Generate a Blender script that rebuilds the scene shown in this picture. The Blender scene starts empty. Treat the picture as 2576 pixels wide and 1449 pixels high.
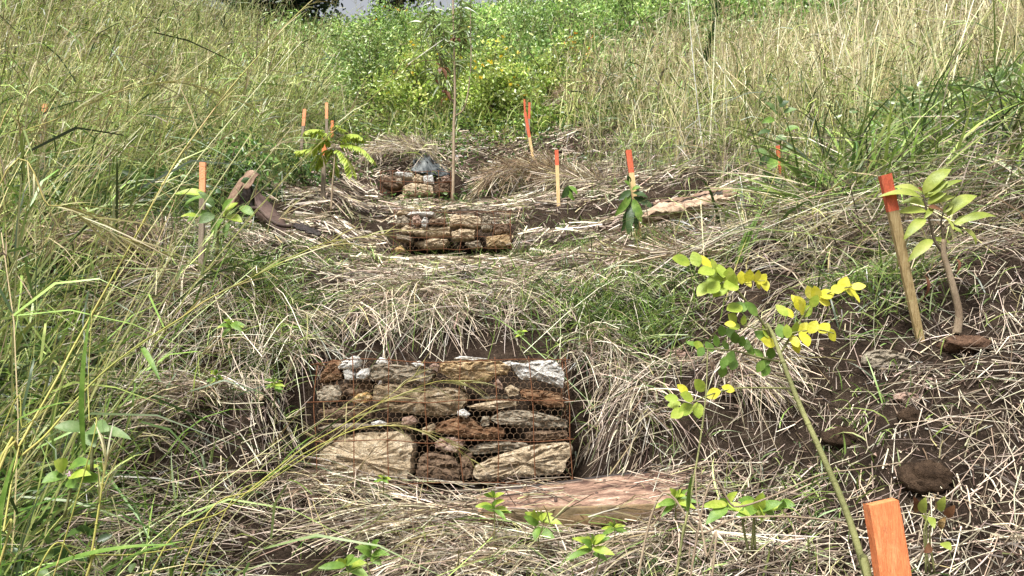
import bpy, math, random
import numpy as np
from mathutils import Vector

random.seed(7)
R = np.random.default_rng(11)
rad = math.radians
sc = bpy.context.scene
COL = sc.collection

# ------------------------------------------------------------------ camera, sky, sun, exposure
PITCH = rad(8.0)
F = 1860.0                       # focal length in pixels of a 2576-wide view
cd = bpy.data.cameras.new('camera')
cam = bpy.data.objects.new('camera', cd)
COL.objects.link(cam)
cd.sensor_width = 36.0
cd.lens = 26.0
cd.clip_start = 0.05
cd.clip_end = 500
cam.location = (0, 0, 0)
cam.rotation_euler = (rad(90) + PITCH, 0, 0)
sc.camera = cam

SUN_EL, SUN_AZ = rad(58), rad(205)      # azimuth measured from +Y clockwise
w = bpy.data.worlds.new('World')
sc.world = w
w.use_nodes = True
nt = w.node_tree
nt.nodes.clear()
sky = nt.nodes.new('ShaderNodeTexSky')
sky.sky_type = 'NISHITA'
sky.sun_disc = False
sky.sun_elevation = SUN_EL
sky.sun_rotation = SUN_AZ
sky.dust_density = 4.0
sky.air_density = 1.0
sky.ozone_density = 1.0
hs = nt.nodes.new('ShaderNodeHueSaturation')
hs.inputs['Saturation'].default_value = 0.22
bg = nt.nodes.new('ShaderNodeBackground')
bg.inputs['Strength'].default_value = 0.10
wo = nt.nodes.new('ShaderNodeOutputWorld')
nt.links.new(sky.outputs[0], hs.inputs['Color'])
nt.links.new(hs.outputs[0], bg.inputs[0])
nt.links.new(bg.outputs[0], wo.inputs[0])
ld = bpy.data.lights.new('sun', 'SUN')
ld.energy = 3.7
ld.angle = rad(16)
ld.color = (1.0, 0.975, 0.93)
sun = bpy.data.objects.new('sun', ld)
COL.objects.link(sun)
sdir = Vector((math.sin(SUN_AZ) * math.cos(SUN_EL), math.cos(SUN_AZ) * math.cos(SUN_EL), math.sin(SUN_EL)))
sun.rotation_euler = sdir.to_track_quat('Z', 'Y').to_euler()
sc.view_settings.view_transform = 'Standard'
sc.view_settings.look = 'None'
sc.view_settings.exposure = 1.02
sc.view_settings.gamma = 1.0
sc.render.engine = 'CYCLES'
sc.cycles.max_bounces = 6
sc.cycles.diffuse_bounces = 3
sc.cycles.transmission_bounces = 4
sc.cycles.transparent_max_bounces = 4

# ------------------------------------------------------------------ small helpers
def tag(o, label=None, cat=None, group=None, kind=None):
    if label: o['label'] = label
    if cat: o['category'] = cat
    if group: o['group'] = group
    if kind: o['kind'] = kind
    return o

def ray(u, v):
    a, b = (u - 1288.0) / F, (724.5 - v) / F
    return np.array([a, math.cos(PITCH) - b * math.sin(PITCH), math.sin(PITCH) + b * math.cos(PITCH)])

def at(u, v, Y):
    d = ray(u, v)
    return d * (Y / d[1])

def sst(a, b, x):
    t = np.clip((np.asarray(x, float) - a) / (b - a), 0, 1)
    return t * t * (3 - 2 * t)

_lat = np.random.default_rng(3).random((256, 256))
def vnoise(x, y):
    x = np.asarray(x, float); y = np.asarray(y, float)
    xi, yi = np.floor(x).astype(int), np.floor(y).astype(int)
    fx, fy = x - xi, y - yi
    fx, fy = fx * fx * (3 - 2 * fx), fy * fy * (3 - 2 * fy)
    g = lambda i, j: _lat[i & 255, j & 255]
    return (g(xi, yi) * (1 - fx) + g(xi + 1, yi) * fx) * (1 - fy) + (g(xi, yi + 1) * (1 - fx) + g(xi + 1, yi + 1) * fx) * fy - 0.5

_ZY = np.array([-8, 0, 1, 2, 2.45, 2.75, 3.05, 3.42, 3.47, 3.58, 3.75, 4.0, 4.3, 5, 6, 6.5, 6.92, 6.98, 7.4, 8.5, 9.4, 9.86, 9.92, 10.5, 11.5, 13, 16, 20, 25, 30, 36, 45, 60, 120])
_ZZ = np.array([-4.9, -1.55, -1.12, -.70, -.60, -.50, -.395, -.37, .10, .22, .42, .60, .70, .85, 1.05, 1.14, 1.24, 1.60, 1.85, 2.13, 2.42, 2.55, 2.9, 3.4, 3.95, 4.73, 6.5, 9.0, 12.3, 15.2, 17.6, 18.8, 19.2, 19.2])
def xc(Y):
    return np.interp(Y, [0, 3, 6.6, 9.5, 13, 25, 60], [-.2, -.28, -.55, -1.2, -2.0, -5.5, -14])

def H(x, Y, fine=True):
    x = np.asarray(x, float); Y = np.asarray(Y, float)
    # the bank line wanders with x, away from the gabion it is worn back
    wob = .10 * vnoise(x * 1.1 + 7, x * 0 + 3.3) * sst(.55, 1.0, np.abs(x - xc(Y)))
    Yw = Y + wob
    z = np.interp(Yw, _ZY, _ZZ)
    dx = x - xc(Y)
    ad = np.abs(dx + .0)
    notch = np.interp(Yw, [0, 1.2, 2.2, 2.8, 3.12, 3.42, 3.47, 3.6, 4], [0, .02, .06, .10, .37, .37, .0, 0, 0])
    z = z + notch * sst(.56, .80, ad)
    n2 = np.interp(Yw, [5.8, 6.4, 6.92, 6.98, 7.3], [0, .2, .22, 0, 0]) + np.interp(Yw, [8.6, 9.4, 9.86, 9.92, 10.2], [0, .2, .22, 0, 0])
    z = z + n2 * sst(.52, .62, ad)
    k = .22 * sst(0, 2.0, Y) - .07 * sst(7.5, 12, Y)
    z = z + k * np.maximum(dx - .6, 0) * (dx > 0)
    z = z + np.where(dx < 0, (.30 - .075 * sst(12, 20, Y)) * np.maximum(-dx - 1.5, 0) * sst(4, 11, Y), 0)
    z = z + np.where(dx < 0, .06 * np.maximum(-dx - 1.5, 0) * (1 - sst(4, 11, Y)), 0)
    z = z + .20 * sst(3.5, 4.3, Yw + .35 * vnoise(x * 2.3, Y * 1.4)) * sst(1.6, 2.1, x) * (1 - sst(5, 7.5, Y))
    z = z - .12 * sst(1.1, 1.5, x) * (1 - sst(1.9, 2.4, x)) * sst(3.9, 4.2, Y) * (1 - sst(5.2, 6.2, Y))
    z = z + .22 * sst(.7, 1.2, -dx) * sst(3.45, 3.8, Y) * (1 - .4 * sst(9, 11, Y))
    z = z + .20 * sst(1.2, 1.7, dx) * sst(1.9, 2.75, Y) * (1 - sst(3.4, 4.2, Y))
    z = z + .10 * vnoise(x * .9, Y * .9) * sst(0, 6, Y) + .35 * vnoise(x * .25 + 9, Y * .25) * sst(9, 16, Y)
    z = z + .13 * vnoise(x * 2.6 + 4, Y * 2.2) * sst(3.5, 3.9, Y) * (1 - sst(5.6, 6.4, Y)) + .08 * vnoise(x * 2.2, Y * 2.2 + 7) * sst(7.2, 7.8, Y)
    if fine:
        z = z + .05 * vnoise(x * 4, Y * 4) + .022 * vnoise(x * 13, Y * 13) + .016 * vnoise(x * 31, Y * 31) * (Y < 6) + .007 * vnoise(x * 67, Y * 67) * (Y < 4)
    return z

def grad(x, Y, e=.06):
    return (H(x + e, Y, False) - H(x - e, Y, False)) / (2 * e), (H(x, Y + e, False) - H(x, Y - e, False)) / (2 * e)

_hy = np.concatenate([np.arange(.5, 8, .01), np.arange(8, 60, .05)])
def hit(u, v):
    d = ray(u, v)
    s = _hy / d[1]
    below = d[2] * s < H(d[0] * s, _hy)
    i = int(np.argmax(below)) if below.any() else len(_hy) - 1
    return np.array([d[0] * s[i], _hy[i], float(H(d[0] * s[i], _hy[i]))])

# ------------------------------------------------------------------ materials
def newmat(name):
    m = bpy.data.materials.new(name)
    m.use_nodes = True
    t = m.node_tree
    t.nodes.clear()
    out = t.nodes.new('ShaderNodeOutputMaterial')
    return m, t, out

def N(t, kind, **kw):
    n = t.nodes.new(kind)
    for k, v in kw.items():
        if k in n.inputs: n.inputs[k].default_value = v
        else: setattr(n, k, v)
    return n

def ramp(t, stops):
    r = t.nodes.new('ShaderNodeValToRGB')
    e = r.color_ramp.elements
    while len(e) < len(stops): e.new(.5)
    for el, (p, c) in zip(e, stops):
        el.position = p
        el.color = (*c, 1)
    return r

def mat_blade(name, trans=.24, gloss=.06, rough=.5):
    """reads the per-blade colour the mesh carries"""
    m, t, out = newmat(name)
    a = N(t, 'ShaderNodeVertexColor'); a.layer_name = 'Col'
    d = N(t, 'ShaderNodeBsdfDiffuse'); tr = N(t, 'ShaderNodeBsdfTranslucent')
    g = N(t, 'ShaderNodeBsdfGlossy', Roughness=rough)
    g.inputs['Color'].default_value = (1, 1, 1, 1)
    m1 = N(t, 'ShaderNodeMixShader'); m1.inputs[0].default_value = trans
    m2 = N(t, 'ShaderNodeMixShader'); m2.inputs[0].default_value = gloss
    L = t.links.new
    L(a.outputs[0], d.inputs[0]); L(a.outputs[0], tr.inputs[0])
    L(d.outputs[0], m1.inputs[1]); L(tr.outputs[0], m1.inputs[2])
    L(m1.outputs[0], m2.inputs[1]); L(g.outputs[0], m2.inputs[2])
    L(m2.outputs[0], out.inputs[0])
    return m

def mat_noise(name, stops, scale=6, stretch=(1, 1, 1), detail=6, bump=.4, bscale=30, rough=.8, spec=.25, bands=0, coords='Object', trans=0, bdist=.02, spots=None, speck=0):
    m, t, out = newmat(name)
    L = t.links.new
    tc = N(t, 'ShaderNodeTexCoord'); mp = N(t, 'ShaderNodeMapping')
    oi = N(t, 'ShaderNodeObjectInfo')
    mul = N(t, 'ShaderNodeVectorMath', operation='SCALE'); mul.inputs['Scale'].default_value = 37.0
    cmb = N(t, 'ShaderNodeCombineXYZ')
    for i in range(3): L(oi.outputs['Random'], cmb.inputs[i])
    L(cmb.outputs[0], mul.inputs[0]); L(mul.outputs[0], mp.inputs['Location'])
    mp.inputs['Scale'].default_value = stretch
    L(tc.outputs[coords], mp.inputs['Vector'])
    n = N(t, 'ShaderNodeTexNoise', Scale=scale, Detail=detail, Roughness=.65)
    L(mp.outputs[0], n.inputs['Vector'])
    r = ramp(t, stops); L(n.outputs['Fac'], r.inputs[0])
    colour = r.outputs[0]
    if spots:
        n3 = N(t, 'ShaderNodeTexNoise', Scale=spots[0], Detail=4, Roughness=.7)
        L(tc.outputs[coords], n3.inputs['Vector'])
        r3 = ramp(t, [(spots[1], (0, 0, 0)), (spots[1] + .08, (1, 1, 1))]); L(n3.outputs['Fac'], r3.inputs[0])
        mx = N(t, 'ShaderNodeMix', data_type='RGBA')
        L(r3.outputs[0], mx.inputs[0]); L(colour, mx.inputs[6]); mx.inputs[7].default_value = (*spots[2], 1)
        colour = mx.outputs[2]
    b = N(t, 'ShaderNodeBsdfPrincipled', Roughness=rough)
    b.inputs['Specular IOR Level'].default_value = spec
    L(colour, b.inputs['Base Color'])
    n2 = N(t, 'ShaderNodeTexNoise', Scale=bscale, Detail=7, Roughness=.7)
    L(mp.outputs[0], n2.inputs['Vector'])
    h = n2.outputs['Fac']
    if speck:
        mr = N(t, 'ShaderNodeMapRange'); mr.inputs[1].default_value = .32; mr.inputs[2].default_value = .68
        mr.inputs[3].default_value = 1 - speck; mr.inputs[4].default_value = 1 + speck * .7
        L(h, mr.inputs[0])
        sm = N(t, 'ShaderNodeVectorMath', operation='SCALE'); L(colour, sm.inputs[0]); L(mr.outputs[0], sm.inputs['Scale'])
        L(sm.outputs[0], b.inputs['Base Color'])
    if bands:
        mp2 = N(t, 'ShaderNodeMapping'); mp2.inputs['Scale'].default_value = (bands * .85, bands * .85, bands * 1.1)
        L(tc.outputs[coords], mp2.inputs['Vector'])
        nb = N(t, 'ShaderNodeTexNoise', Scale=1.0, Detail=5, Roughness=.7)
        L(mp2.outputs[0], nb.inputs['Vector'])
        ad = N(t, 'ShaderNodeMath', operation='ADD'); L(n2.outputs['Fac'], ad.inputs[0]); L(nb.outputs['Fac'], ad.inputs[1])
        h = ad.outputs[0]
    bp = N(t, 'ShaderNodeBump', Strength=bump, Distance=bdist)
    L(h, bp.inputs['Height']); L(bp.outputs[0], b.inputs['Normal'])
    last = b.outputs[0]
    if trans:
        tr = N(t, 'ShaderNodeBsdfTranslucent'); L(colour, tr.inputs[0])
        mm = N(t, 'ShaderNodeMixShader'); mm.inputs[0].default_value = trans
        L(b.outputs[0], mm.inputs[1]); L(tr.outputs[0], mm.inputs[2]); last = mm.outputs[0]
    L(last, out.inputs[0])
    return m

M = {}
M['blade'] = mat_blade('grass_blade')
M['straw'] = mat_blade('dry_straw', .12, .05, .45)
M['leafcloud'] = mat_blade('small_leaves', .38, .05, .4)
M['soil'] = mat_noise('dark_soil', [(.3, (.018, .012, .008)), (.5, (.043, .029, .020)), (.68, (.085, .06, .042))], 9, bump=1.0, bscale=85, rough=.95, spec=.1, bdist=.03, spots=(70, .62, (.22, .165, .12)), speck=.45)
M['clod'] = mat_noise('soil_clod', [(.3, (.035, .022, .014)), (.6, (.085, .055, .035))], 14, bump=1, bscale=80, rough=.95, spec=.1, speck=.5)
M['redsoil'] = mat_noise('red_soil', [(.3, (.07, .04, .026)), (.6, (.17, .10, .064))], 20, bump=1, bscale=80, rough=.95, spec=.1, speck=.5)
M['wood'] = mat_noise('sawn_pale_wood', [(.3, (.42, .27, .11)), (.5, (.60, .42, .2)), (.7, (.68, .51, .27))], 9, (14, 14, 1.2), bump=.25, bscale=30, rough=.75)
M['greywood'] = mat_noise('grey_weathered_wood', [(.3, (.13, .10, .075)), (.5, (.24, .19, .14)), (.7, (.34, .28, .21))], 9, (14, 14, 1.2), bump=.35, bscale=30, rough=.85)
M['tanwood'] = mat_noise('tan_weathered_wood', [(.3, (.20, .14, .06)), (.5, (.36, .26, .12)), (.7, (.46, .36, .19))], 9, (16, 16, 1.0), bump=.4, bscale=34, rough=.85)
M['orange'] = mat_noise('orange_paint', [(.32, (.68, .19, .07)), (.5, (.78, .24, .09)), (.68, (.82, .31, .13))], 8, (10, 10, 1.2), bump=.4, bscale=50, rough=.75, spots=(22, .66, (.33, .13, .055)), speck=.35)
M['paleorange'] = mat_noise('faded_orange_paint', [(.3, (.70, .26, .12)), (.55, (.80, .32, .16)), (.75, (.82, .42, .24))], 8, (10, 10, 1.6), bump=.2, bscale=50, rough=.7)
M['redorange'] = mat_noise('red_orange_paint', [(.32, (.46, .085, .04)), (.5, (.58, .12, .055)), (.7, (.64, .18, .09))], 8, (10, 10, 1.2), bump=.4, bscale=50, rough=.75, speck=.35)
M['rustwire'] = mat_noise('rusty_wire', [(.3, (.07, .026, .012)), (.6, (.17, .07, .03))], 40, bump=.3, bscale=200, rough=.8)
M['netwire'] = mat_noise('thin_netting_wire', [(.3, (.16, .085, .045)), (.6, (.30, .20, .12))], 40, bump=.1, bscale=200, rough=.6)
def stone(name, a, b, c, bands=40, spots=None, bump=.8):
    M[name] = mat_noise(name, [(.30, a), (.5, b), (.68, c)], 22, (1, 1, 1.8), 10, bump, 75, .85, .25, bands, bdist=.022, spots=spots, speck=.5)
stone('tan_stone', (.28, .21, .13), (.56, .44, .29), (.70, .60, .45))
stone('white_stone', (.50, .48, .43), (.70, .68, .63), (.80, .78, .74), 26)
stone('grey_stone', (.17, .14, .10), (.34, .285, .21), (.48, .42, .32), 46)
stone('ochre_stone', (.25, .16, .075), (.48, .34, .18), (.62, .52, .36), 30)
stone('brown_stone', (.09, .058, .038), (.19, .125, .08), (.30, .215, .145), 36)
stone('rust_stone', (.10, .05, .025), (.23, .12, .06), (.36, .24, .14), 30)
stone('pink_stone', (.28, .17, .12), (.45, .31, .24), (.58, .44, .36), 30)
stone('orange_stone', (.38, .20, .06), (.55, .36, .15), (.66, .55, .38), 24)
stone('rubble_stone', (.16, .11, .06), (.36, .27, .165), (.55, .45, .31), 8, (22, .60, (.50, .44, .34)), 1.0)
M['rust'] = mat_noise('rusted_steel', [(.3, (.040, .024, .019)), (.5, (.085, .053, .042)), (.7, (.15, .10, .078))], 9, bump=.25, bscale=80, rough=.7, spec=.3)
M['palerust'] = mat_noise('pale_rusted_steel', [(.3, (.11, .062, .040)), (.5, (.22, .14, .095)), (.7, (.34, .24, .17))], 10, bump=.3, bscale=60, rough=.8)
M['peel'] = mat_noise('peeling_tan_sheet', [(.30, (.14, .085, .055)), (.45, (.32, .22, .15)), (.58, (.48, .36, .25)), (.72, (.56, .46, .35))], 12, bump=.8, bscale=28, rough=.85)
M['beamtop'] = mat_noise('stained_painted_steel', [(.36, (.075, .040, .030)), (.45, (.20, .12, .085)), (.53, (.32, .20, .14)), (.61, (.42, .30, .22)), (.67, (.70, .62, .53))], 9, (1.0, 2.6, 2.6), 12, .4, 90, .7, speck=.5)
M['beamside'] = mat_noise('rust_streaked_steel', [(.25, (.06, .04, .025)), (.45, (.19, .14, .075)), (.6, (.27, .17, .09)), (.75, (.33, .20, .12))], 5, (1.5, 1.5, 1.5), 7, .3, 60, .75)
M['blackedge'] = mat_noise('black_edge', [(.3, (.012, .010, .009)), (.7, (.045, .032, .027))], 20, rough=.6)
M['dark_sheet'] = mat_noise('dark_grey_sheet', [(.32, (.018, .022, .024)), (.55, (.05, .058, .06)), (.66, (.16, .17, .165)), (.78, (.55, .56, .53))], 2.6, bump=.4, bscale=20, rough=.5)
M['bark'] = mat_noise('pale_bark', [(.3, (.20, .14, .09)), (.6, (.36, .28, .19))], 20, (1, 1, .3), bump=.5, bscale=60, rough=.85)
M['darkbark'] = mat_noise('dark_bark', [(.3, (.05, .038, .026)), (.6, (.14, .11, .075))], 20, (1, 1, .3), bump=.5, bscale=60, rough=.85)
M['greenstem'] = mat_noise('green_stem', [(.3, (.11, .115, .04)), (.6, (.22, .22, .085))], 16, bump=.4, bscale=60, rough=.6)
M['cane'] = mat_noise('green_cane', [(.3, (.20, .22, .04)), (.5, (.38, .36, .09)), (.7, (.46, .34, .14))], 3, bump=.1, bscale=60, rough=.45)
def leafmat(name, a, b, c, scale=14, spots=None):
    M[name] = mat_noise(name, [(.3, a), (.5, b), (.7, c)], scale, bump=.2, bscale=50, rough=.42, spec=.4, trans=.35, spots=spots)
leafmat('yellow_leaf', (.44, .44, .04), (.66, .62, .05), (.74, .70, .16), 30)
leafmat('lime_leaf', (.23, .34, .04), (.36, .46, .06), (.52, .56, .12), 30)
leafmat('green_leaf', (.09, .18, .025), (.16, .28, .045), (.26, .38, .08), 30)
leafmat('dark_leaf', (.025, .055, .015), (.05, .095, .025), (.09, .15, .045))
leafmat('olive_leaf', (.20, .26, .04), (.33, .39, .07), (.48, .50, .14), 9, (18, .70, (.20, .07, .03)))
leafmat('dead_leaf', (.07, .025, .012), (.17, .07, .035), (.26, .14, .07))
leafmat('sheen_leaf', (.09, .16, .045), (.16, .25, .08), (.26, .34, .15), 30)  # green leaf slightly greyed, its sheen put into the colour
leafmat('pink_flower', (.55, .30, .42), (.65, .42, .55), (.75, .60, .68))

# ------------------------------------------------------------------ mesh builders
def new_mesh(name, V, faces, mats, org=(0, 0, 0), smooth=True, fmat=None):
    me = bpy.data.meshes.new(name)
    V = np.asarray(V, float) - np.asarray(org, float)
    me.from_pydata([tuple(p) for p in V], [], faces)
    for m in (mats if isinstance(mats, (list, tuple)) else [mats]): me.materials.append(m)
    if fmat is not None: me.polygons.foreach_set('material_index', fmat)
    me.polygons.foreach_set('use_smooth', [smooth] * len(me.polygons))
    me.update()
    return me

class MB:
    def __init__(s): s.v = []; s.f = []
    def add(s, V, Fs):
        n = len(s.v)
        s.v.extend([tuple(p) for p in V]); s.f.extend([tuple(i + n for i in f) for f in Fs])
        return s

def root(name, loc, label, cat, group=None):
    o = bpy.data.objects.new(name, None)
    o.empty_display_size = .05
    COL.objects.link(o)
    o.location = tuple(loc)
    return tag(o, label, cat, group)

def obj(name, mb, mat, parent=None, org=None, smooth=True):
    """one mesh object; parts take the origin of the thing they belong to"""
    if parent is not None:
        top = parent
        while top.parent is not None: top = top.parent
        org = np.array(top.location)
        if top is not parent or parent.type == 'MESH': pass
    if org is None:
        V = np.array(mb.v); org = V.mean(0)
    o = bpy.data.objects.new(name, new_mesh(name, mb.v, mb.f, mat, org, smooth))
    COL.objects.link(o)
    if parent is None: o.location = tuple(org)
    else: o.parent = parent
    return o

def spline(P, n):
    """Catmull-Rom through the points"""
    P = np.asarray(P, float)
    Q = np.vstack([2 * P[0] - P[1], P, 2 * P[-1] - P[-2]])
    k = len(P) - 1
    out = []
    for t in np.linspace(0, k - 1e-6, n):
        i = int(t); s = t - i
        a, b, c, d = Q[i], Q[i + 1], Q[i + 2], Q[i + 3]
        out.append(.5 * ((2 * b) + (c - a) * s + (2 * a - 5 * b + 4 * c - d) * s * s + (3 * b - a - 3 * c + d) * s ** 3))
    return np.array(out)

def nrm(v):
    v = np.asarray(v, float)
    return v / (np.linalg.norm(v, axis=-1, keepdims=True) + 1e-12)

def tube(mb, P, r, n=6):
    P = np.asarray(P, float)
    r = np.broadcast_to(np.asarray(r, float), (len(P),)) if np.ndim(r) == 0 else np.interp(np.linspace(0, 1, len(P)), np.linspace(0, 1, len(r)), r)
    T = nrm(np.gradient(P, axis=0))
    ref = np.array([0, 0, 1.0]) if abs(T[0][2]) < .9 else np.array([1.0, 0, 0])
    V, Fs = [], []
    a = nrm(np.cross(T[0], ref))
    for i in range(len(P)):
        a = nrm(a - T[i] * np.dot(a, T[i])); b = np.cross(T[i], a)
        for k in range(n):
            th = 2 * math.pi * k / n
            V.append(P[i] + r[i] * (math.cos(th) * a + math.sin(th) * b))
    for i in range(len(P) - 1):
        for k in range(n):
            k2 = (k + 1) % n
            Fs.append((i * n + k, i * n + k2, (i + 1) * n + k2, (i + 1) * n + k))
    Fs.append(tuple(range(n - 1, -1, -1))); Fs.append(tuple((len(P) - 1) * n + k for k in range(n)))
    mb.add(V, Fs)
    return mb

def leaf(mb, base, tip, width, up=(0, -.5, .85), curl=.12, fold=.18, K=7, shape=1.0, wave=0.0):
    base, tip = np.asarray(base, float), np.asarray(tip, float)
    L = np.linalg.norm(tip - base)
    d = (tip - base) / (L + 1e-9)
    up = np.asarray(up, float); up = nrm(up - d * np.dot(up, d)); side = np.cross(d, up)
    V, Fs = [], []
    ph = random.random() * 6
    for i in range(K + 1):
        t = i / K
        c = base + d * L * t + up * (curl * L * 4 * t * (1 - t) * .5 - .0)
        wd = width * .5 * (math.sin(math.pi * min(1, max(0, t)) ** shape) ** .75 if 0 < t < 1 else .02)
        wv = wave * L * math.sin(ph + t * 9)
        V += [c + side * wd + up * (fold * wd + wv), c, c - side * wd + up * (fold * wd - wv)]
    for i in range(K):
        a = i * 3
        Fs += [(a, a + 1, a + 4, a + 3), (a + 1, a + 2, a + 5, a + 4)]
    mb.add(V, Fs)
    return mb

def rnd_unit(n):
    return nrm(R.normal(size=(n, 3)))

def fast_mesh(name, V, nper, quads, col, mat):
    """V (N,nper,3), quads: (Q,4) indices within one item, col (N,nper,3)"""
    Nn = V.shape[0]
    me = bpy.data.meshes.new(name)
    me.vertices.add(Nn * nper)
    me.vertices.foreach_set('co', np.ascontiguousarray(V, dtype=np.float32).ravel())
    Q = np.asarray(quads); q, s = Q.shape
    idx = (np.arange(Nn)[:, None, None] * nper + Q[None]).reshape(-1).astype(np.int32)
    me.loops.add(len(idx)); me.loops.foreach_set('vertex_index', idx)
    me.polygons.add(Nn * q)
    me.polygons.foreach_set('loop_start', np.arange(0, len(idx), s, dtype=np.int32))
    ca = me.color_attributes.new('Col', 'FLOAT_COLOR', 'POINT')
    c4 = np.ones((Nn * nper, 4), np.float32); c4[:, :3] = np.clip(col.reshape(-1, 3), 0, 1)
    ca.data.foreach_set('color', c4.ravel())
    me.materials.append(mat)
    me.update(calc_edges=True)
    me.polygons.foreach_set('use_smooth', np.ones(Nn * q, bool))
    return me

def link_mesh(name, me, parent=None):
    o = bpy.data.objects.new(name, me); COL.objects.link(o)
    if parent is not None: o.parent = parent
    return o

class Heap:
    """collects ribbons / straws of the same build and links them as one object"""
    def __init__(s): s.rib = {}; s.tub = {}; s.leaf = []
    def ribbons(s, P, D, L, W, B, c0, c1, K=3, prof='blade', side=None):
        n = len(P)
        if n == 0: return s
        L = np.broadcast_to(L, (n,)); W = np.broadcast_to(W, (n,))
        t = np.linspace(0, 1, K + 1)
        if side is None: side = nrm(np.cross(D, rnd_unit(n)))
        c = P[:, None] + D[:, None] * (L[:, None] * t)[..., None] + B[:, None] * (L[:, None] * t ** 2)[..., None]
        wt = {'blade': np.interp(t, [0, .15, .5, 1], [.7, 1, .85, .06]), 'stem': np.interp(t, [0, 1], [1, .55]), 'oval': np.interp(t, [0, .3, .6, 1], [.15, 1, .85, .05])}[prof]
        off = side[:, None] * (W[:, None] * wt * .5)[..., None]
        V = np.stack([c - off, c + off], 2).reshape(n, -1, 3)
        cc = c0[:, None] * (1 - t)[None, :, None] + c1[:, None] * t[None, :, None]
        s.rib.setdefault(K, []).append((V, np.repeat(cc, 2, axis=1)))
        return s
    def straws(s, P, D, L, W, B, c0, c1, K=2, kink=.06):
        """three-sided stalks"""
        n = len(P)
        if n == 0: return s
        L = np.broadcast_to(L, (n,)); W = np.broadcast_to(W, (n,))
        t = np.linspace(0, 1, K + 1)
        a = nrm(np.cross(D, rnd_unit(n))); b = np.cross(D, a)
        c = P[:, None] + D[:, None] * (L[:, None] * t)[..., None] + B[:, None] * (L[:, None] * t ** 2)[..., None]
        if K > 1: c[:, 1:-1] += R.normal(size=(n, K - 1, 3)) * (L * kink)[:, None, None]
        r = (W * .5)[:, None] * np.interp(t, [0, 1], [1, .6])[None]
        V = np.stack([c + r[..., None] * (math.cos(q) * a + math.sin(q) * b)[:, None] for q in (0, 2.094, 4.189)], 2).reshape(n, -1, 3)
        cc = c0[:, None] * (1 - t)[None, :, None] + c1[:, None] * t[None, :, None]
        s.tub.setdefault(K, []).append((V, np.repeat(cc, 3, axis=1)))
        return s
    def leaves(s, P, D, L, W, col, up=None):
        n = len(P)
        if n == 0: return s
        L = np.broadcast_to(L, (n,))[:, None]; W = np.broadcast_to(W, (n,))[:, None]
        side = nrm(np.cross(D, rnd_unit(n) if up is None else up)); nn = np.cross(side, D)
        V = np.stack([P, P + D * L * .3 + side * W * .5 + nn * W * .12, P + D * L * .68 + side * W * .4 + nn * W * .1, P + D * L - nn * L * .12,
                      P + D * L * .68 - side * W * .4 + nn * W * .1, P + D * L * .3 - side * W * .5 + nn * W * .12], 1)
        s.leaf.append((V, np.repeat(col[:, None], 6, axis=1)))
        return s
    def build(s, name, mat, parent=None, org=None):
        Vs, Is, Cs, base = [], [], [], 0
        for K, lst in s.rib.items():
            V = np.concatenate([a for a, _ in lst]); C = np.concatenate([b for _, b in lst]); n, m, _ = V.shape
            Q = np.array([(2 * i, 2 * i + 1, 2 * i + 3, 2 * i + 2) for i in range(K)])
            Is.append((np.arange(n)[:, None, None] * m + Q[None]).reshape(-1, 4) + base); Vs.append(V.reshape(-1, 3)); Cs.append(C.reshape(-1, 3)); base += n * m
        for K, lst in s.tub.items():
            V = np.concatenate([a for a, _ in lst]); C = np.concatenate([b for _, b in lst]); n, m, _ = V.shape
            Q = np.array([(3 * i + k, 3 * i + (k + 1) % 3, 3 * i + 3 + (k + 1) % 3, 3 * i + 3 + k) for i in range(K) for k in range(3)])
            Is.append((np.arange(n)[:, None, None] * m + Q[None]).reshape(-1, 4) + base); Vs.append(V.reshape(-1, 3)); Cs.append(C.reshape(-1, 3)); base += n * m
        for V, C in s.leaf:
            n = len(V); Q = np.array([(0, 1, 2, 3), (0, 3, 4, 5)])
            Is.append((np.arange(n)[:, None, None] * 6 + Q[None]).reshape(-1, 4) + base); Vs.append(V.reshape(-1, 3)); Cs.append(C.reshape(-1, 3)); base += n * 6
        V = np.concatenate(Vs); I = np.concatenate(Is); C = np.concatenate(Cs)
        top = parent
        while top is not None and top.parent is not None: top = top.parent
        if top is not None: V = V - np.array(top.location)
        elif org is not None: V = V - np.asarray(org)
        me = fast_mesh(name, V[None], len(V), I, C[None], mat)
        o = link_mesh(name, me, parent)
        if parent is None and org is not None: o.location = tuple(org)
        return o

def pal(n, cols, jit=.18, wts=None):
    cols = np.array(cols, float)
    k = R.choice(len(cols), n, p=wts)
    return cols[k] * np.exp(R.normal(size=(n, 1)) * jit) * (1 + R.normal(size=(n, 3)) * .05)

STRAW = [(.58, .49, .36), (.46, .375, .27), (.70, .61, .47), (.20, .145, .10), (.30, .235, .17), (.10, .066, .045), (.46, .41, .20)]
STRAWW = [.20, .16, .13, .18, .12, .17, .04]
GREEN = [(.10, .175, .026), (.16, .245, .045), (.04, .08, .014), (.26, .35, .08), (.30, .36, .11), (.05, .09, .016)]
GOLD = [(.50, .50, .17), (.60, .57, .27), (.36, .41, .11), (.64, .59, .32), (.20, .25, .05)]
HEAD = [(.26, .20, .09), (.34, .29, .13), (.17, .12, .07), (.40, .35, .17)]

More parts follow.
